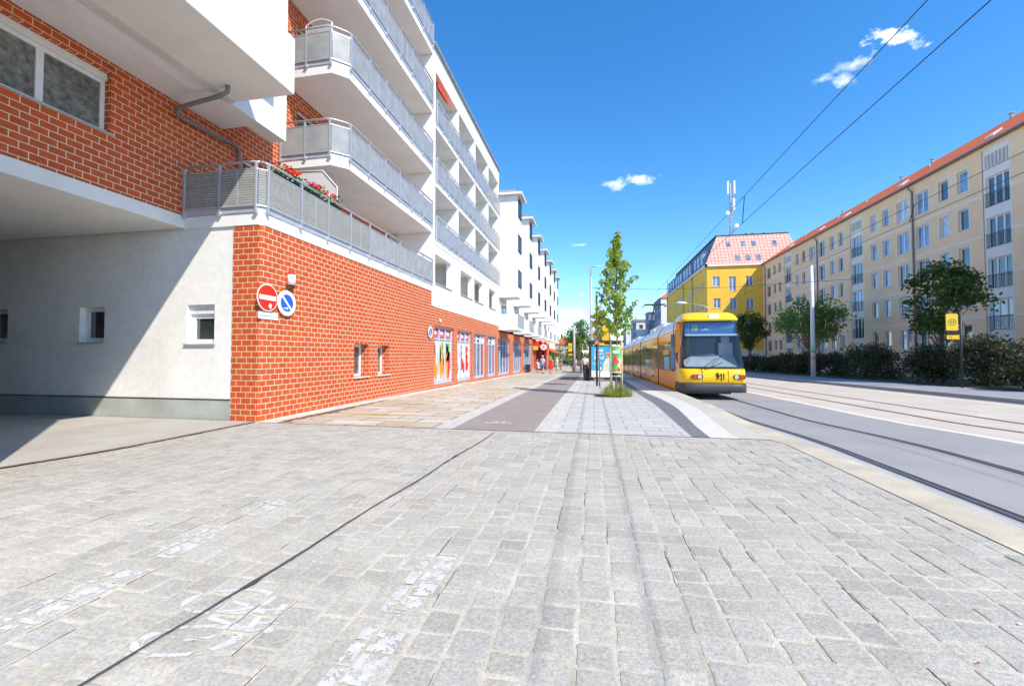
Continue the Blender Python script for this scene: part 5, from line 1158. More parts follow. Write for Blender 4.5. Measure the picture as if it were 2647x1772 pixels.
# young street tree in front, tied between stakes
r = random.Random(4); tx, ty = .80, 15.9
YT = thing('street_tree', 'slender young street tree with upright green crown growing in front of the shelter', 'tree', (tx, ty, walk(tx, ty)))
mb = MB(); P = limb(mb, (0, 0, -.1), (.02, 0, 5.6), .045, .012, r, .05, 10)
bz = []
for k in range(58):
    z = 2.30 + 3.4 * (k / 58) ** 1.0; a = r.uniform(0, 2 * pi); t = (z - 2.35) / 3.5; w = (.30 + .42 * sin(pi * min(1, t * 1.05 + .10)) ** .8) * (1.0 if t < .55 else 1 - (t - .55) * 1.75); w = max(.07, w) * r.uniform(.5, 1.05)
    i = min(9, int(z / 5.5 * 10)); q = P[i].lerp(P[i + 1], .5); q = Vector((q.x, q.y, z - .3)); c = Vector((cos(a) * w, sin(a) * w, z + .25)); limb(mb, q, c, .014, .005, r, .03, 3); bz.append((q, c))
mb.build('trunk', M_bark, YT, False)
mb = MB()
for q, c in bz:
    for t in (.45, .75, 1.0): leaves(mb, q.lerp(c, t), 13, (.14, .14, .17), .15, r, 1.5, 1)
mb.build('crown', M_lf1, YT, False, fixn=False)
# three-legged stake frame round it
GF = thing('tree_stakes', 'round wooden stakes tied around the young street tree', 'tree guard', (tx, ty, walk(tx, ty)))
M_stake = mat('stake_wood', (.50, .42, .30), .85, .2, 9, .2)
for (dx, dy) in ((-.20, -.12), (.20, -.12), (-.16, .2), (.18, .2)):
    mb = MB(); mb.tube([(dx, dy, -.1), (dx * .95, dy * .95, 2.0)], .032, 8); mb.build('stake', M_stake, GF, False)
mb = MB()
for z in (1.80, .72): mb.tube([(-.2, -.12, z), (.2, -.12, z), (.18, .2, z), (-.16, .2, z), (-.2, -.12, z)], .018, 5)
mb.build('tie_band', M_frame, GF, False)
# rolled advertising drum on the tree
AD = thing('poster_drum', 'green curved poster with red and pink fruit strapped round the young tree', 'poster', (tx - .01, ty, .78))
def drumseg(x, rr, a0, a1, z0, z1, n=14): return None
mb = MB(); n = 28; R = .225
vs = []; 
for k in range(n + 1): a = pi + pi * k / n * 1.0; vs += [(cos(a) * R, sin(a) * R * .8 - .02, .02), (cos(a) * R, sin(a) * R * .8 - .02, .95)]
mb.smooth = True; mb.add(vs, [(2 * k, 2 * k + 2, 2 * k + 3, 2 * k + 1) for k in range(n)]); mb.smooth = False
mb.build('poster_sheet', mat('drum_green', (.10, .48, .12), .5, .35, 4, 0), AD, False)
def onDrum(u, z, off=.003): a = 1.5 * pi + u; return (cos(a) * (R + off), sin(a) * (R + off) * .8 - .02, z)
def drumblob(u, z, hu, hz, m, nm, off=.004, sq=False, n=14):
    mb = MB(); pts = [onDrum(u + hu * (cos(2 * pi * k / n) * (1 + .18 * sin(5 * 2 * pi * k / n + u * 9))), z + hz * (sin(2 * pi * k / n) * (1 + .15 * cos(3 * 2 * pi * k / n))), off) for k in range(n)]
    if sq: 
        for k in range(6): u0 = u - hu + 2 * hu * k / 6; u1 = u0 + hu / 3; mb.quad(onDrum(u0, z - hz, off), onDrum(u1, z - hz, off), onDrum(u1, z + hz, off), onDrum(u0, z + hz, off))
    else: mb.add([onDrum(u, z, off + .004)] + pts, [(0, k + 1, (k + 1) % n + 1) for k in range(n)])
    mb.build(nm, m, AD, False, fixn=False)
P_pk = mat('print_pink', (.80, .05, .16), .5, .1, 9, 0); P_rd = mat('print_red', (.80, .06, .03), .5, .1, 9, 0); P_or = mat('print_orange', (.85, .35, .10), .5, .1, 9, 0); P_ye = mat('print_yellow', (.80, .70, .25), .5, .1, 9, 0)
drumblob(1.25, .5, .30, .46, P_pk, 'print', .003, True); drumblob(.75, .30, .5, .26, P_ye, 'print'); drumblob(.8, .86, .35, .07, P_or, 'print')
drumblob(-.15, .45, .34, .13, P_pk, 'print', .007); drumblob(-.12, .54, .16, .13, P_rd, 'print', .010); drumblob(.22, .40, .22, .07, P_pk, 'print', .010); drumblob(-1.1, .45, .25, .16, P_rd, 'print'); drumblob(.45, .12, .28, .08, P_rd, 'print', .008); drumblob(.2, .22, .10, .06, P_or, 'print', .009); drumblob(.75, .26, .10, .05, P_rd, 'print', .010); drumblob(-.5, .06, .5, .03, P_rd, 'print', .007)
drumblob(.0, .76, .55, .05, M_signw, 'white_band', .008, True)
mb = MB(); mb.tube([onDrum(-1.5 + 3.0 * k / 12, .015, .008) for k in range(13)], .014, 5); mb.tube([onDrum(-1.5 + 3.0 * k / 12, .955, .008) for k in range(13)], .008, 5); mb.build('rim', M_signw, AD, False)
# tall grass bed at its foot
mb = MB(); rg = random.Random(8); z0 = walk(tx, ty)
for k in range(620):
    a = rg.uniform(0, 2 * pi); q = rg.random() ** .6; bx, by = tx + cos(a) * q * .50, ty - .10 + sin(a) * q * .50; h = rg.uniform(.10, .62) * (1.15 - .65 * q); l = rg.uniform(.10, .50); da = a + rg.gauss(0, .9); w = .009
    ex, ey = bx + cos(da) * l, by + sin(da) * l; px, py = -sin(da) * w, cos(da) * w
    mb.add([(bx - px, by - py, z0), (bx + px, by + py, z0), ((bx + ex) / 2 + px, (by + ey) / 2 + py, z0 + h * .8), ((bx + ex) / 2 - px, (by + ey) / 2 - py, z0 + h * .8), (ex, ey, z0 + h * .75)], [(0, 1, 2, 3), (3, 2, 4)])
mb.build('tall_grass', leafmat('grass_blade', (.36, .40, .12), .4), None, kind='stuff', fixn=False, label='tuft of tall grass growing round the foot of the young street tree', cat='grass')
mb = MB(); mb.box(.10, 1.50, 15.25, 16.5, z0 - .02, z0 + .006); mb.build('tree_bed', mat('bed_soil', (.10, .085, .06), .95, .3, 9, .5, 60), kind='structure')
mb = MB()
for (a, b, c, d) in ((.02, .10, 15.2, 16.55), (1.50, 1.58, 15.2, 16.55), (.10, 1.50, 15.17, 15.25)): mb.box(a, b, c, d, z0 - .02, z0 + .010)
mb.build('tree_bed_edging', M_darkpav, kind='structure')
# next trees along the platform
tree('bushy young tree with yellowing leaves just behind the first street tree', .28, 21.3, walk(.3, 21.3), 4.25, 2.1, .95, M_lf4, 21, 1500, .12, .04, clumps=18)
tree('large green tree beyond the shelter at the end of the pavement', -3.6, 104, g(104), 12.0, 1.2, 8.2, M_lf3, 31, 5200, .42, .3, clumps=40)
tree('second green tree standing behind the lamp mast at the pavement end', 2.2, 112, g(112), 10.2, 1.4, 7.0, M_lf3, 32, 3200, .42, .3, clumps=30)
tree('low round tree left of the red roofed house', -12.0, 100, g(100), 7.6, .6, 4.5, M_lf2, 33, 2400, .36, .2, clumps=24)
def bush(label, x, y, z0, w, l, h, m, seed, n=2400, ls=.16, group='dark bushes along the far pavement', name='bush', spiky=.0):
    r = random.Random(seed); t = thing(name, label, 'bush', (x, y, z0), group=group); mb = MB()
    for k in range(7): a = r.uniform(0, 6.28); limb(mb, (r.uniform(-.2, .2), r.uniform(-.2, .2), 0), (cos(a) * w * .3, sin(a) * l * .3, h * .7), .035, .01, r, .1, 3)
    mb.build('stems', M_bark, t, False); mb = MB(); k = 30
    for j in range(k):
        a = r.uniform(0, 6.28); q = r.random() ** .5 * .72; zz = r.random() ** .8; cx, cy = cos(a) * q * w / 2, sin(a) * q * l / 2; cz = h * (.12 + .72 * zz * (1 - .45 * q * q))
        leaves(mb, (cx, cy, cz), n // k, (w * .2, l * .17, h * .2), ls, r, -spiky, .6)
    mb.build('foliage', m, t, False, fixn=False); return t
hb = [(20.2, 22.2, 3.0, 4.6, 2.7), (20.3, 26.3, 3.0, 4.8, 3.0), (20.2, 30.4, 2.9, 4.4, 2.45), (20.4, 36.2, 3.2, 6.0, 3.05), (20.5, 42.2, 3.2, 6.2, 2.4), (20.8, 48.6, 3.2, 6.8, 2.5), (21.2, 55.6, 3.4, 7.4, 2.4), (21.5, 63.5, 3.4, 8.4, 2.5), (21.5, 72.5, 3.6, 9.5, 2.6)]
nm_ = ['nearest dark bush at the right edge of the picture', 'tall dark bush right behind the yellow stop sign', 'lower dark bush left of the yellow stop sign post', 'tall dark bush between the two right hand trees', 'dark bush just right of the pale mast', 'dark bush just left of the pale mast', 'dark bush under the smallest right hand tree', 'dark bush near the yellow house plinth', 'farthest dark bush beside the tram roof']
for k, ((x, y, w, l, h), lb) in enumerate(zip(hb, nm_)): bush(lb, x, y, g(y) - .05, w, l, h, M_lfh, 50 + k, 6200 if y < 50 else 3600, .17 if y < 45 else .24)
tree('broad dark green tree behind the yellow stop sign, largest on the right', 20.8, 30.2, g(30), 7.4, 2.7, 4.1, M_lf2, 41, 4000, .24, .13, clumps=30)
tree('mid sized dark green tree right behind the pale mast', 20.8, 46.5, g(45), 7.9, 2.7, 6.6, M_lf3, 42, 4900, .26, .13, clumps=30)
tree('smallest dark green tree in front of the yellow house', 20.6, 62.0, g(62), 8.2, 2.6, 4.6, M_lf2, 43, 3800, .30, .12, clumps=24)
strip('verge', 18.6, 27.0, frange(-30, 90, 40), lambda x, y: g(y) + .01, mat('verge_soil', (.10, .11, .055), .95, .3, 2, .5, 20), nx=2)
# green mass closing the street, far off
mb = MB(); r = random.Random(77)
for k in range(90):
    x = -14 + r.random() ** .8 * 17; y = 128 + r.uniform(0, 10); z = g(130) + r.uniform(.3, 3.6) * (1.3 if x < -9 else .8)
    leaves(mb, (x, y, z), 55, (1.5, 1.5, 1.2), .5, r, 0, .6)
mb.build('far_greenery', M_lf3, None, kind='stuff', label='mass of green shrubs closing the far end of the pavement', cat='greenery', fixn=False)
mb = MB(); r = random.Random(78)
for k in range(240):
    x = -150 + r.random() * 300; y = 285 + r.uniform(0, 30); z = g(300) + r.uniform(.5, 6)
    leaves(mb, (x, y, z), 34, (4.0, 3.0, 3.0), 1.5, r, 0, .6)
mb.build('distant_wood', M_lf2, None, kind='stuff', label='distant dark band of trees on the horizon', cat='trees', fixn=False)

# ------------------------------------------------------------------ platform furniture
M_pole = mat('mast_galvanised', (.50, .53, .57), .45, .06, 3, 0, metal=.3)
# catenary mast with arm
t = thing('catenary_mast', 'tall grey steel mast with thin top tube and arm beside the shelter', 'mast', (-.17, 29.5, walk(-.1, 29.5)))
mb = MB(); mb.tube([(0, 0, -.1), (0, 0, 7.0)], [.11, .085], 12); mb.build('pole', M_pole, t, False); mb = MB(); mb.tube([(-.02, 0, 6.9), (-.02, 0, 7.65), (.06, 0, 7.72), (.9, 0, 7.76)], .035, 8); mb.build('arm', M_pole, t, False)
mb = MB(); mb.tube([(0, 0, 0), (0, 0, .35)], .14, 12); mb.build('foot', M_dark, t, False)
# black post with banner
t = thing('banner_post', 'thin black post with a small purple and orange banner in front of the shelter', 'post', (.15, 22.0, walk(.15, 22)))
mb = MB(); mb.tube([(0, 0, -.1), (0, 0, 4.6)], .05, 10); mb.build('pole', M_dark, t, False)
mb = MB(); mb.box(-.10, .10, -.075, -.055, 2.12, 3.05); bn = mb.build('banner', mat('banner_white', (.70, .62, .66), .6, .1, 5, 0), t, False)
mb = MB(); mb.box(-.085, .085, -.082, -.077, 2.19, 2.48); mb.build('orange_field', P_or, bn, False)
mb = MB(); mb.prism([(-.085, -.08, 2.52), (.085, -.08, 2.60), (.085, -.08, 2.95), (-.02, -.08, 2.80)], (0, -.003, 0)); mb.build('purple_field', mat('print_purple', (.18, .10, .40), .5, .1, 5, 0), bn, False)
# shelter with illuminated poster case
SX, SY = -.20, 27.2
t = thing('tram_shelter', 'dark framed glass tram shelter with a blue advertising poster case facing the camera', 'shelter', (SX, SY, walk(.5, SY)))
zt = 2.52; M_sg = seethru('shelter_glass', (.25, .30, .30), .35, .08)
mb = MB(); mb.box(-.25, 2.05, 0, 5.6, zt - .10, zt + .02); mb.build('roof', M_dark, t, False)
for (x, y) in ((-.06, .12), (-.06, 5.4), (1.9, 5.4), (1.9, .12), (-.06, 2.8)): mb = MB(); mb.box(x - .045, x + .045, y - .045, y + .045, 0, zt - .1); mb.build('post', M_dark, t, False)
mb = MB(); mb.box(1.88, 1.90, .2, 5.3, .25, 2.3); mb.build('glass_wall', M_sg, t, False); mb = MB(); mb.box(1.25, 1.85, 5.38, 5.40, .25, 2.3); mb.build('glass_wall', M_sg, t, False)
mb = MB(); mb.box(1.3, 1.7, 1.6, 4.2, .44, .50); mb.box(1.45, 1.55, 1.8, 1.9, 0, .44); mb.box(1.45, 1.55, 3.9, 4.0, 0, .44); mb.build('bench', M_dark, t, False)
case = MB(); case.box(-.02, 1.36, .05, .30, .16, 2.22); case = case.build('poster_case', M_dark, t, False)
mb = MB(); mb.box(.05, 1.30, .035, .048, .24, 2.16); po = mb.build('poster', mat('poster_sky', (.05, .42, .72), .4, .03, 3, 0), case, False)
mb = MB(); mb.box(.052, 1.298, .030, .034, .245, .66); mb.build('poster_foot', M_signw, po, False)
text('Stadt', .27, (.52, .028, 1.93), RY, M_signw, po, 'headline', world=False, bold=.008, sx=.95); text('mit viel', .20, (.50, .028, 1.70), RY, M_signw, po, 'headline', world=False, bold=.006, sx=.95); text('Beruf', .29, (.52, .028, 1.46), RY, M_signw, po, 'headline', world=False, bold=.008, sx=.95)
text('Jetzt informieren', .085, (.42, .028, 1.14), RY, M_signw, po, 'small_print', world=False, bold=.002); text('und bewerben', .085, (.40, .028, 1.04), RY, M_signw, po, 'small_print', world=False, bold=.002)
mb = MB(); mb.prism([(.62 + .10 * cos(a), .026, .80 + .20 * sin(a)) for a in [2 * pi * k / 20 for k in range(20)]], (0, .004, 0)); mb.build('printed_figure', M_black, po, False)
mb = MB(); mb.prism([(.63 + .055 * cos(a), .022, .80 + .14 * sin(a)) for a in [2 * pi * k / 20 for k in range(20)]], (0, .003, 0)); mb.build('printed_figure', M_signw, po, False)
mb = MB(); mb.prism([(.74, .026, .68), (.88, .026, .68), (.90, .026, 1.28), (.80, .026, 1.2)], (0, .004, 0)); mb.build('printed_figure', mat('print_cream', (.85, .72, .35), .5, .1, 5, 0), po, False)
SK = mat('print_skin', (.70, .38, .24), .5, .12, 7, 0)
mb = MB(); mb.prism([(1.07 + .14 * cos(a), .024, 1.63 + .20 * sin(a)) for a in [2 * pi * k / 22 for k in range(22)]], (0, .004, 0)); mb.build('printed_face', SK, po, False)
mb = MB(); mb.prism([(.88, .027, .67), (1.28, .027, .67), (1.27, .027, 1.35), (1.16, .027, 1.45), (.98, .027, 1.45), (.88, .027, 1.3)], (0, .004, 0)); mb.build('printed_shirt', mat('print_shirt', (.68, .72, .78), .5, .15, 9, 0), po, False)
mb = MB(); mb.box(.98, 1.05, .019, .023, 1.63, 1.68); mb.box(1.09, 1.16, .019, .023, 1.63, 1.68); mb.build('printed_glasses', M_black, po, False)
mb = MB(); mb.box(.35, .85, .02, .05, 2.25, 2.42); mb.build('stop_name_plate', M_yellow, t, False)
# waste bin column beside the poster case
mb = MB(); mb.tube([(-.48, 27.6, g(27.6)), (-.48, 27.6, g(27.6) + .75)], .17, 14); mb.tube([(-.48, 27.6, g(27.6) + .75), (-.48, 27.6, g(27.6) + .80)], [.18, .14], 14)
mb.build('waste_bin', M_dark, None, label='dark round waste bin at the left foot of the shelter', cat='waste bin')
# slim poster pillar (yellow, behind the shelter)
t = thing('sign_pillar', 'tall yellow stele with dark edge standing behind the shelter', 'sign', (.98, 36.5, walk(.98, 36.5)))
mb = MB(); mb.box(-.28, .28, -.1, .1, 0, 4.6); mb.build('body', M_yellow, t, False); mb = MB(); mb.box(.285, .36, -.1, .1, 0, 4.6); mb.build('edge', mat('pillar_blue', (.04, .06, .25), .5, .1, 4, 0), t, False)
# farther mast with tram stop sign and second shelter
def stop_sign(label, x, y, z0, board, lower, polex, hpole, ztop, face):
    t = thing('stop_sign', label, 'stop sign', (x, y, z0)); mb = MB(); mb.tube([(polex, 0, -.1), (polex, 0, hpole)], .05, 10); mb.build('post', M_dark, t, False)
    w, h = board; mb = MB(); e = .05; pts = []
    for cx, cz, a0 in ((w / 2 - e, h / 2 - e, 0), (-w / 2 + e, h / 2 - e, pi / 2), (-w / 2 + e, -h / 2 + e, pi), (w / 2 - e, -h / 2 + e, 1.5 * pi)):
        for k in range(5): a = a0 + pi / 2 * k / 4; pts.append((cx + e * cos(a), -.06, ztop - h / 2 + cz + e * sin(a)))
    mb.prism(pts, (0, .05, 0)); mb.build('board', M_yellow, t, False)
    mb = MB(); zc = ztop - h / 2; 
    for k in range(28):
        a, b = 2 * pi * k / 28, 2 * pi * (k + 1) / 28; R0, R1 = .14, .175; mb.quad((R0 * cos(a), -.064, zc + R0 * sin(a)), (R1 * cos(a), -.064, zc + R1 * sin(a)), (R1 * cos(b), -.064, zc + R1 * sin(b)), (R0 * cos(b), -.064, zc + R0 * sin(b)))
    mb.build('ring', M_green, t, False, fixn=False); text('H', .24, (0, -.064, zc), RY, M_green, t, 'letter', world=False, bold=.006)
    mb = MB(); mb.box(-w / 2, w / 2 + .1, -.05, -.01, ztop - h - .22, ztop - h - .03); mb.build('dark_plate', M_black, t, False)
    mb = MB(); mb.box(-w / 2 + .02, w / 2 + .05, -.05, -.02, ztop - h - .44, ztop - h - .235); pl = mb.build('line_plate', M_yellow, t, False)
    text('10', .13, (-.08, -.054, ztop - h - .335), RY, M_ink, pl, 'line_number', world=False)
    mb = MB(); mb.tube([(0, -.02, ztop - .1), (polex, 0, ztop - .1)], .02, 6); mb.tube([(0, -.02, ztop - h), (polex, 0, ztop - h)], .02, 6); mb.build('bracket', M_dark, t, False); return t
stop_sign('yellow tram stop sign on a dark post in front of the dark bushes', 17.73, 25.2, g(25.2), (.50, .84), 1, .40, 3.72, 3.68, -1)
stop_sign('small far yellow tram stop sign beside the pale mast beyond the shelter', -2.72, 50.2, g(50.2), (.44, 1.0), 1, .3, 3.4, 3.35, -1)
t = thing('catenary_mast', 'pale concrete mast beyond the shelter next to the far stop sign', 'mast', (-2.35, 52.5, g(52.5))); mb = MB(); mb.tube([(0, 0, -.1), (0, 0, 5.6)], [.17, .13], 12); mb.build('pole', M_conc, t, False); mb = MB(); mb.tube([(0, 0, 5.6), (0, 0, 5.66)], [.15, .06], 12); mb.build('cap', M_dark, t, False)
t = thing('catenary_mast', 'pale mast with green and orange stickers in front of the right hand bushes', 'mast', (18.05, 39.7, g(39.7))); mb = MB(); mb.tube([(0, 0, -.1), (0, 0, 9.35)], [.19, .12], 14); mb.build('pole', mat('mast_pale', (.66, .66, .66), .6, .06, 3, 0), t, False)
mb = MB(); mb.tube([(0, 0, 2.0), (0, 0, 2.5)], .192, 14); mb.build('green_sticker', mat('sticker_green', (.30, .55, .25), .6, .2, 5, 0), t, False); mb = MB(); mb.tube([(0, 0, 1.45), (0, 0, 1.75)], .194, 14); mb.build('orange_sticker', mat('sticker_orange', (.75, .28, .15), .6, .2, 5, 0), t, False)
t = thing('tram_shelter', 'second dark roofed glass shelter farther down the platform', 'shelter', (-1.35, 44, g(44))); mb = MB(); mb.box(-.2, 1.9, 0, 5, 2.42, 2.52); mb.build('roof', M_dark, t, False)
for (x, y) in ((0, .1), (1.7, .1), (1.7, 4.9), (0, 4.9)): mb = MB(); mb.box(x - .04, x + .04, y - .04, y + .04, 0, 2.42); mb.build('post', M_dark, t, False)
mb = MB(); mb.box(.5, 1.68, 4.88, 4.9, .3, 2.3); mb.build('glass_wall', M_sg, t, False)
# lamps
t = thing('street_lamp', 'grey street lamp with flat white head on the platform side behind the shelter', 'street lamp', (-.15, 62, g(62))); mb = MB(); mb.tube([(0, 0, -.1), (0, 0, 7.1), (-.25, 0, 7.25), (-.9, 0, 7.3)], [.09, .055, .045, .04], 8); mb.build('pole', M_pole, t, False); mb = MB(); mb.tube([(-.75, 0, 7.28), (-.95, 0, 7.32), (-1.45, 0, 7.34), (-1.6, 0, 7.3)], [.04, .13, .12, .03], 8); mb.build('lamp_head', M_frame, t, False)
t = thing('street_lamp', 'street lamp whose long white head reaches over the tram from the right', 'street lamp', (14.9, 60, g(60))); mb = MB(); mb.tube([(0, 0, -.1), (0, 0, 8.3), (-.5, 0, 8.62), (-2.7, 0, 9.0)], [.11, .07, .05, .05], 8); mb.build('pole', M_pole, t, False); mb = MB(); mb.tube([(-2.6, 0, 8.98), (-2.9, 0, 9.04), (-3.7, 0, 9.12), (-4.0, 0, 9.1)], [.06, .17, .15, .04], 8); mb.build('lamp_head', M_frame, t, False)
# bin and bicycle by the shops
t = thing('waste_bin', 'squat dark litter bin standing against the shop wall', 'waste bin', (-6.75, 43.8, g(43.8))); mb = MB(); mb.prism([(-.22, -.18, .05), (.22, -.18, .05), (.25, -.2, .78), (-.25, -.2, .78)], (0, .38, 0)); mb.build('body', M_dark, t, False, bevel=.02); mb = MB(); mb.box(-.27, .27, -.22, .24, .78, .86); mb.build('lid', M_black, t, False)
def bicycle(x, y, rot, label):
    t = thing('bicycle', label, 'bicycle', (x, y, g(y)), (0, 0, rot))
    for c in (-.52, .52):
        mb = MB(); mb.tube([(c + .33 * cos(a), 0, .34 + .33 * sin(a)) for a in [2 * pi * k / 24 for k in range(25)]], .016, 6, cap=False); w = mb.build('wheel', M_black, t, False); mb = MB()
        for k in range(8): a = pi * k / 8; mb.tube([(c + .32 * cos(a), 0, .34 + .32 * sin(a)), (c - .32 * cos(a), 0, .34 - .32 * sin(a))], .003, 3)
        mb.build('spokes', M_galv, w, False)
    mb = MB(); bb, st, hd = (-.08, 0, .30), (-.2, 0, .82), (.36, 0, .82)
    for a, b in ((bb, st), (bb, (.38, 0, .72)), ((-.19, 0, .76), (.37, 0, .79)), ((-.52, 0, .34), bb), ((-.52, 0, .34), (-.19, 0, .76)), ((.52, 0, .34), (.35, 0, .98))): mb.tube([a, b], .016, 6)
    mb.build('frame', mat('bike_paint', (.25, .3, .35), .4, .1, 4, 0), t, False); mb = MB(); mb.box(-.32, -.1, -.07, .07, .86, .91); mb.build('saddle', M_black, t, False); mb = MB(); mb.tube([(.28, -.28, 1.02), (.36, -.2, 1.0), (.36, .2, 1.0), (.28, .28, 1.02)], .014, 6); mb.build('handlebar', M_black, t, False)
bicycle(-6.0, 46.5, .25, 'parked bicycle leaning before the shop windows beside the crouching person')

# ------------------------------------------------------------------ people
M_skin = mat('skin', (.62, .36, .25), .6, .06, 9, 0)
HAIR = dict(white=mat('hair_white', (.75, .74, .72), .7, .1, 30, 0), dark=mat('hair_dark', (.04, .03, .025), .6, .1, 30, 0), blond=mat('hair_blond', (.50, .36, .16), .6, .1, 30, 0))
def skinmesh(name, V, E, R, m, parent, root=0, sub=1):
    me = bpy.data.meshes.new(name); me.from_pydata(V, E, []); me.materials.append(m); o = bpy.data.objects.new(name, me); COL.objects.link(o); o.parent = parent
    o.modifiers.new('s', 'SKIN'); sv = me.skin_vertices[0].data if me.skin_vertices else None
    if sv is None: return o
    for i, rr in enumerate(R): sv[i].radius = rr if isinstance(rr, tuple) else (rr, rr); sv[i].use_root = (i == root)
    o.modifiers['s'].use_smooth_shade = True
    if sub: s = o.modifiers.new('u', 'SUBSURF'); s.levels = sub; s.render_levels = sub
    return o
def person(label, x, y, h, face, top, bot, hair='dark', step=.22, dress=False, shorts=False, bag=False, arms=(.15, -.15), hairlen=.0, crouch=0, group='people walking on the pavement', tone=None):
    """face: heading, 0 = walking away (+Y)"""
    k = h / 1.75; t = thing('person', label, 'person', (x, y, g(y) if x < 3 else road(y)), (0, 0, face), group=group); s = k
    cr = crouch; hip = .93 - cr * .45; lean = cr * .3
    # figure looks along +Y
    V = [(0, 0, hip), (0, lean * .3, hip + .17), (0, lean * .7, hip + .36), (0, lean, hip + .50), (0, lean + .01, hip + .575), (0, lean + .03, hip + .66), (0, lean + .045, hip + .75), (0, lean + .03, hip + .80)]
    R = [(.15, .11), (.125, .095), (.155, .10), (.10, .075), (.05, .05), (.072, .088), (.078, .095), (.04, .05)]; E = [(i, i + 1) for i in range(7)]
    def add(p, r, to): V.append(p); R.append(r); E.append((to, len(V) - 1)); return len(V) - 1
    for sx, st, ar in ((-1, step, arms[0]), (1, -step, arms[1])):
        a = add((sx * .09, 0, hip - .06), .085, 0); kn = add((sx * .095, st * .75 + .04 + cr * .35, hip * .53 + cr * .12), .058, a); an = add((sx * .095, st * .95 - (.07 if st < 0 else 0), .09 + (.04 if st < 0 else 0)), .038, kn); add((sx * .10, st * .95 + .13, .04), (.04, .028), an)
        sh = add((sx * .17, lean, hip + .47), .055, 3); el = add((sx * .235, lean + ar * .4 - .02, hip + .20), .040, sh); wr = add((sx * .245, lean + ar + .08, hip - .02), .027, el); pm = add((sx * .245, lean + ar + .10, hip - .09), (.036, .018), wr)
        for q in range(4): add((sx * .245 + (q - 1.5) * .004, lean + ar + .075 + q * .018, hip - .165 - (.012 if q in (1, 2) else 0)), .008, pm)
        add((sx * .23, lean + ar + .145, hip - .115), .009, pm)
    V = [tuple(c * s for c in v) for v in V]; R = [tuple(c * s for c in r_) if isinstance(r_, tuple) else r_ * s for r_ in R]
    skinmesh('body', V, E, R, M_skin, t)
    # clothing follows the same joints, slightly larger
    def sub(idx, extra, nm, m, root=0):
        mp = {v: i for i, v in enumerate(idx)}; VV = [V[i] for i in idx]; EE = [(mp[a], mp[b]) for a, b in E if a in mp and b in mp]; RR = [tuple(c + extra * s for c in (R[i] if isinstance(R[i], tuple) else (R[i], R[i]))) for i in idx]
        return skinmesh(nm, VV, EE, RR, m, t)
    L0, A0 = 8, 12; L1, A1 = 8 + 13, 12 + 13
    # indices: per side 8..: hip,knee,ankle,foot, shoulder,elbow,wrist,palm,4 fingers,thumb
    per = 13
    hipi = [8, 8 + per]; knee = [9, 9 + per]; ank = [10, 10 + per]; sho = [12, 12 + per]; elb = [13, 13 + per]; wri = [14, 14 + per]
    if dress:
        mb = MB(); rings = []
        for z, rx, ry in ((hip + .52, .11, .08), (hip + .45, .20, .11), (hip + .30, .17, .12), (hip + .15, .14, .11), (hip, .19, .14), (hip - .25, .24, .19), (hip - .46, .27, .22)):
            rings.append(([(rx * cos(a) * s, (lean + ry * sin(a)) * s) for a in [2 * pi * q / 18 for q in range(19)]], z * s))
        loft(mb, rings[::-1]); mb.build('dress', top, t, False)
    else:
        sub([0, 1, 2, 3] + sho + elb, .018, 'shirt', top)
        sub([0] + hipi + knee + ([] if shorts else ank), .016 if shorts else .012, 'shorts' if shorts else 'trousers', bot)
    mb = MB(); hz = (hip + .74) * s; hy = (lean + .03) * s
    rings = [([((.088 * f) * cos(a) * s, hy - .012 * s + (.105 * f) * sin(a) * s) for a in [2 * pi * q / 14 for q in range(15)]], hz + dz * s) for dz, f in ((-.02 - hairlen, .7), (.0, 1.0), (.05, .98), (.09, .75), (.115, .2))]
    loft(mb, rings); mb.build('hair', HAIR[hair], t, False)
    mb = MB()
    for sx in (-1, 1): mb.box(sx * .10 * s - .045 * s, sx * .10 * s + .045 * s, (step * -sx * .95 - .05) * s, (step * -sx * .95 + .19) * s, .0 + (.03 if sx > 0 else 0), (.075 + (.03 if sx > 0 else 0)) * s)
    mb.build('shoes', M_black, t, False, bevel=.015)
    mb = MB(); fy = (lean + .045 + .10) * s
    for sx in (-1, 1): mb.box(sx * .033 * s - .01, sx * .033 * s + .01, fy - .012, fy + .004, (hip + .71) * s, (hip + .72) * s)
    mb.build('eyes', M_black, t, False)
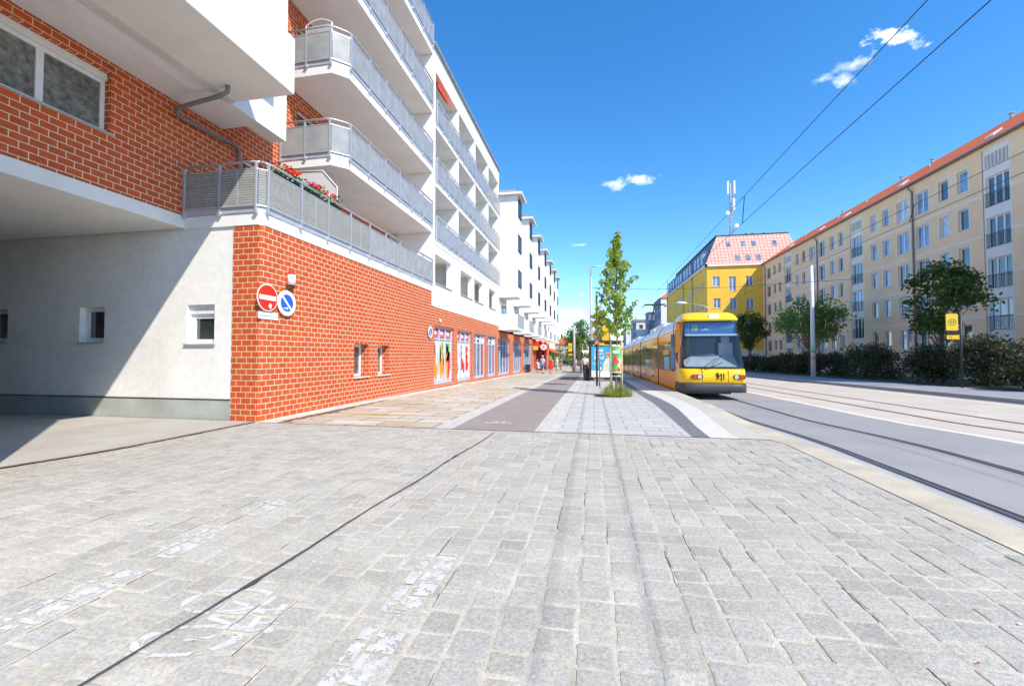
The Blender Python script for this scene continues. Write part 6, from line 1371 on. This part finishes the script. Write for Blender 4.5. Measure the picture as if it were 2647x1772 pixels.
    if bag: mb = MB(); mb.prism([(.25 * s, -.1, (hip - .05) * s), (.25 * s, .22, (hip - .05) * s), (.25 * s, .20, (hip - .35) * s), (.25 * s, -.08, (hip - .35) * s)], (.1, 0, 0)); mb.build('bag', M_orange if bag == 2 else M_black, t, False)
    return t
C = lambda n, c: mat('cloth_' + n, c, .9, .08, 8, .1)
person('person in white shirt and black trousers walking away beside the shelter', -.72, 35.5, 1.76, .05, C('white', (.80, .80, .78)), C('black', (.015, .015, .018)), 'dark', .14, bag=0)
person('person with white hair in pale blue shirt and denim shorts by the shops', -4.86, 40.9, 1.76, -.1, C('paleblue', (.45, .58, .70)), C('denim', (.10, .20, .42)), 'white', .20, shorts=True)
person('person in a bright red dress walking next to the blue shirted person', -4.10, 41.2, 1.68, .1, C('red', (.75, .03, .02)), C('red2', (.7, .03, .02)), 'blond', .12, dress=True, hairlen=.06)
person('person crouching beside the bicycle in a pink top', -5.75, 44.6, 1.70, .6, C('pink', (.75, .35, .35)), C('greyt', (.5, .5, .52)), 'blond', .05, crouch=.7)
person('person with a white head scarf and white coat beyond the red dress', -4.95, 58.0, 1.76, 0, C('white2', (.78, .78, .76)), C('cream', (.7, .6, .4)), 'white', .12, hairlen=.14)
person('person in purple top carrying an orange bag next to the white coated person', -4.55, 60.0, 1.70, 0, C('purple', (.25, .15, .32)), C('ochre', (.5, .28, .1)), 'dark', .12, bag=2)
person('person dressed all in black riding position on the cycle path far off', -3.95, 76.0, 1.66, pi, C('black2', (.02, .02, .022)), C('black3', (.02, .02, .02)), 'blond', .12, hairlen=.05)
person('person in pale grey left of the far pale mast', -3.05, 74.0, 1.68, pi, C('palegrey', (.60, .58, .62)), C('grey3', (.45, .42, .45)), 'dark', .1)
person('person in cream jacket right of the far pale mast', -1.95, 70.0, 1.70, pi, C('creamj', (.72, .70, .60)), C('grey4', (.5, .5, .48)), 'blond', .12)
person('person in white tee shirt standing under the second shelter', -1.45, 66.0, 1.76, pi, C('white3', (.78, .78, .78)), C('grey5', (.35, .38, .42)), 'dark', .08)
person('person with yellow top and dark waistcoat half hidden by the poster case', -.42, 38.2, 1.74, .0, C('yellow', (.80, .60, .05)), C('navy', (.03, .04, .12)), 'dark', .1, bag=2)
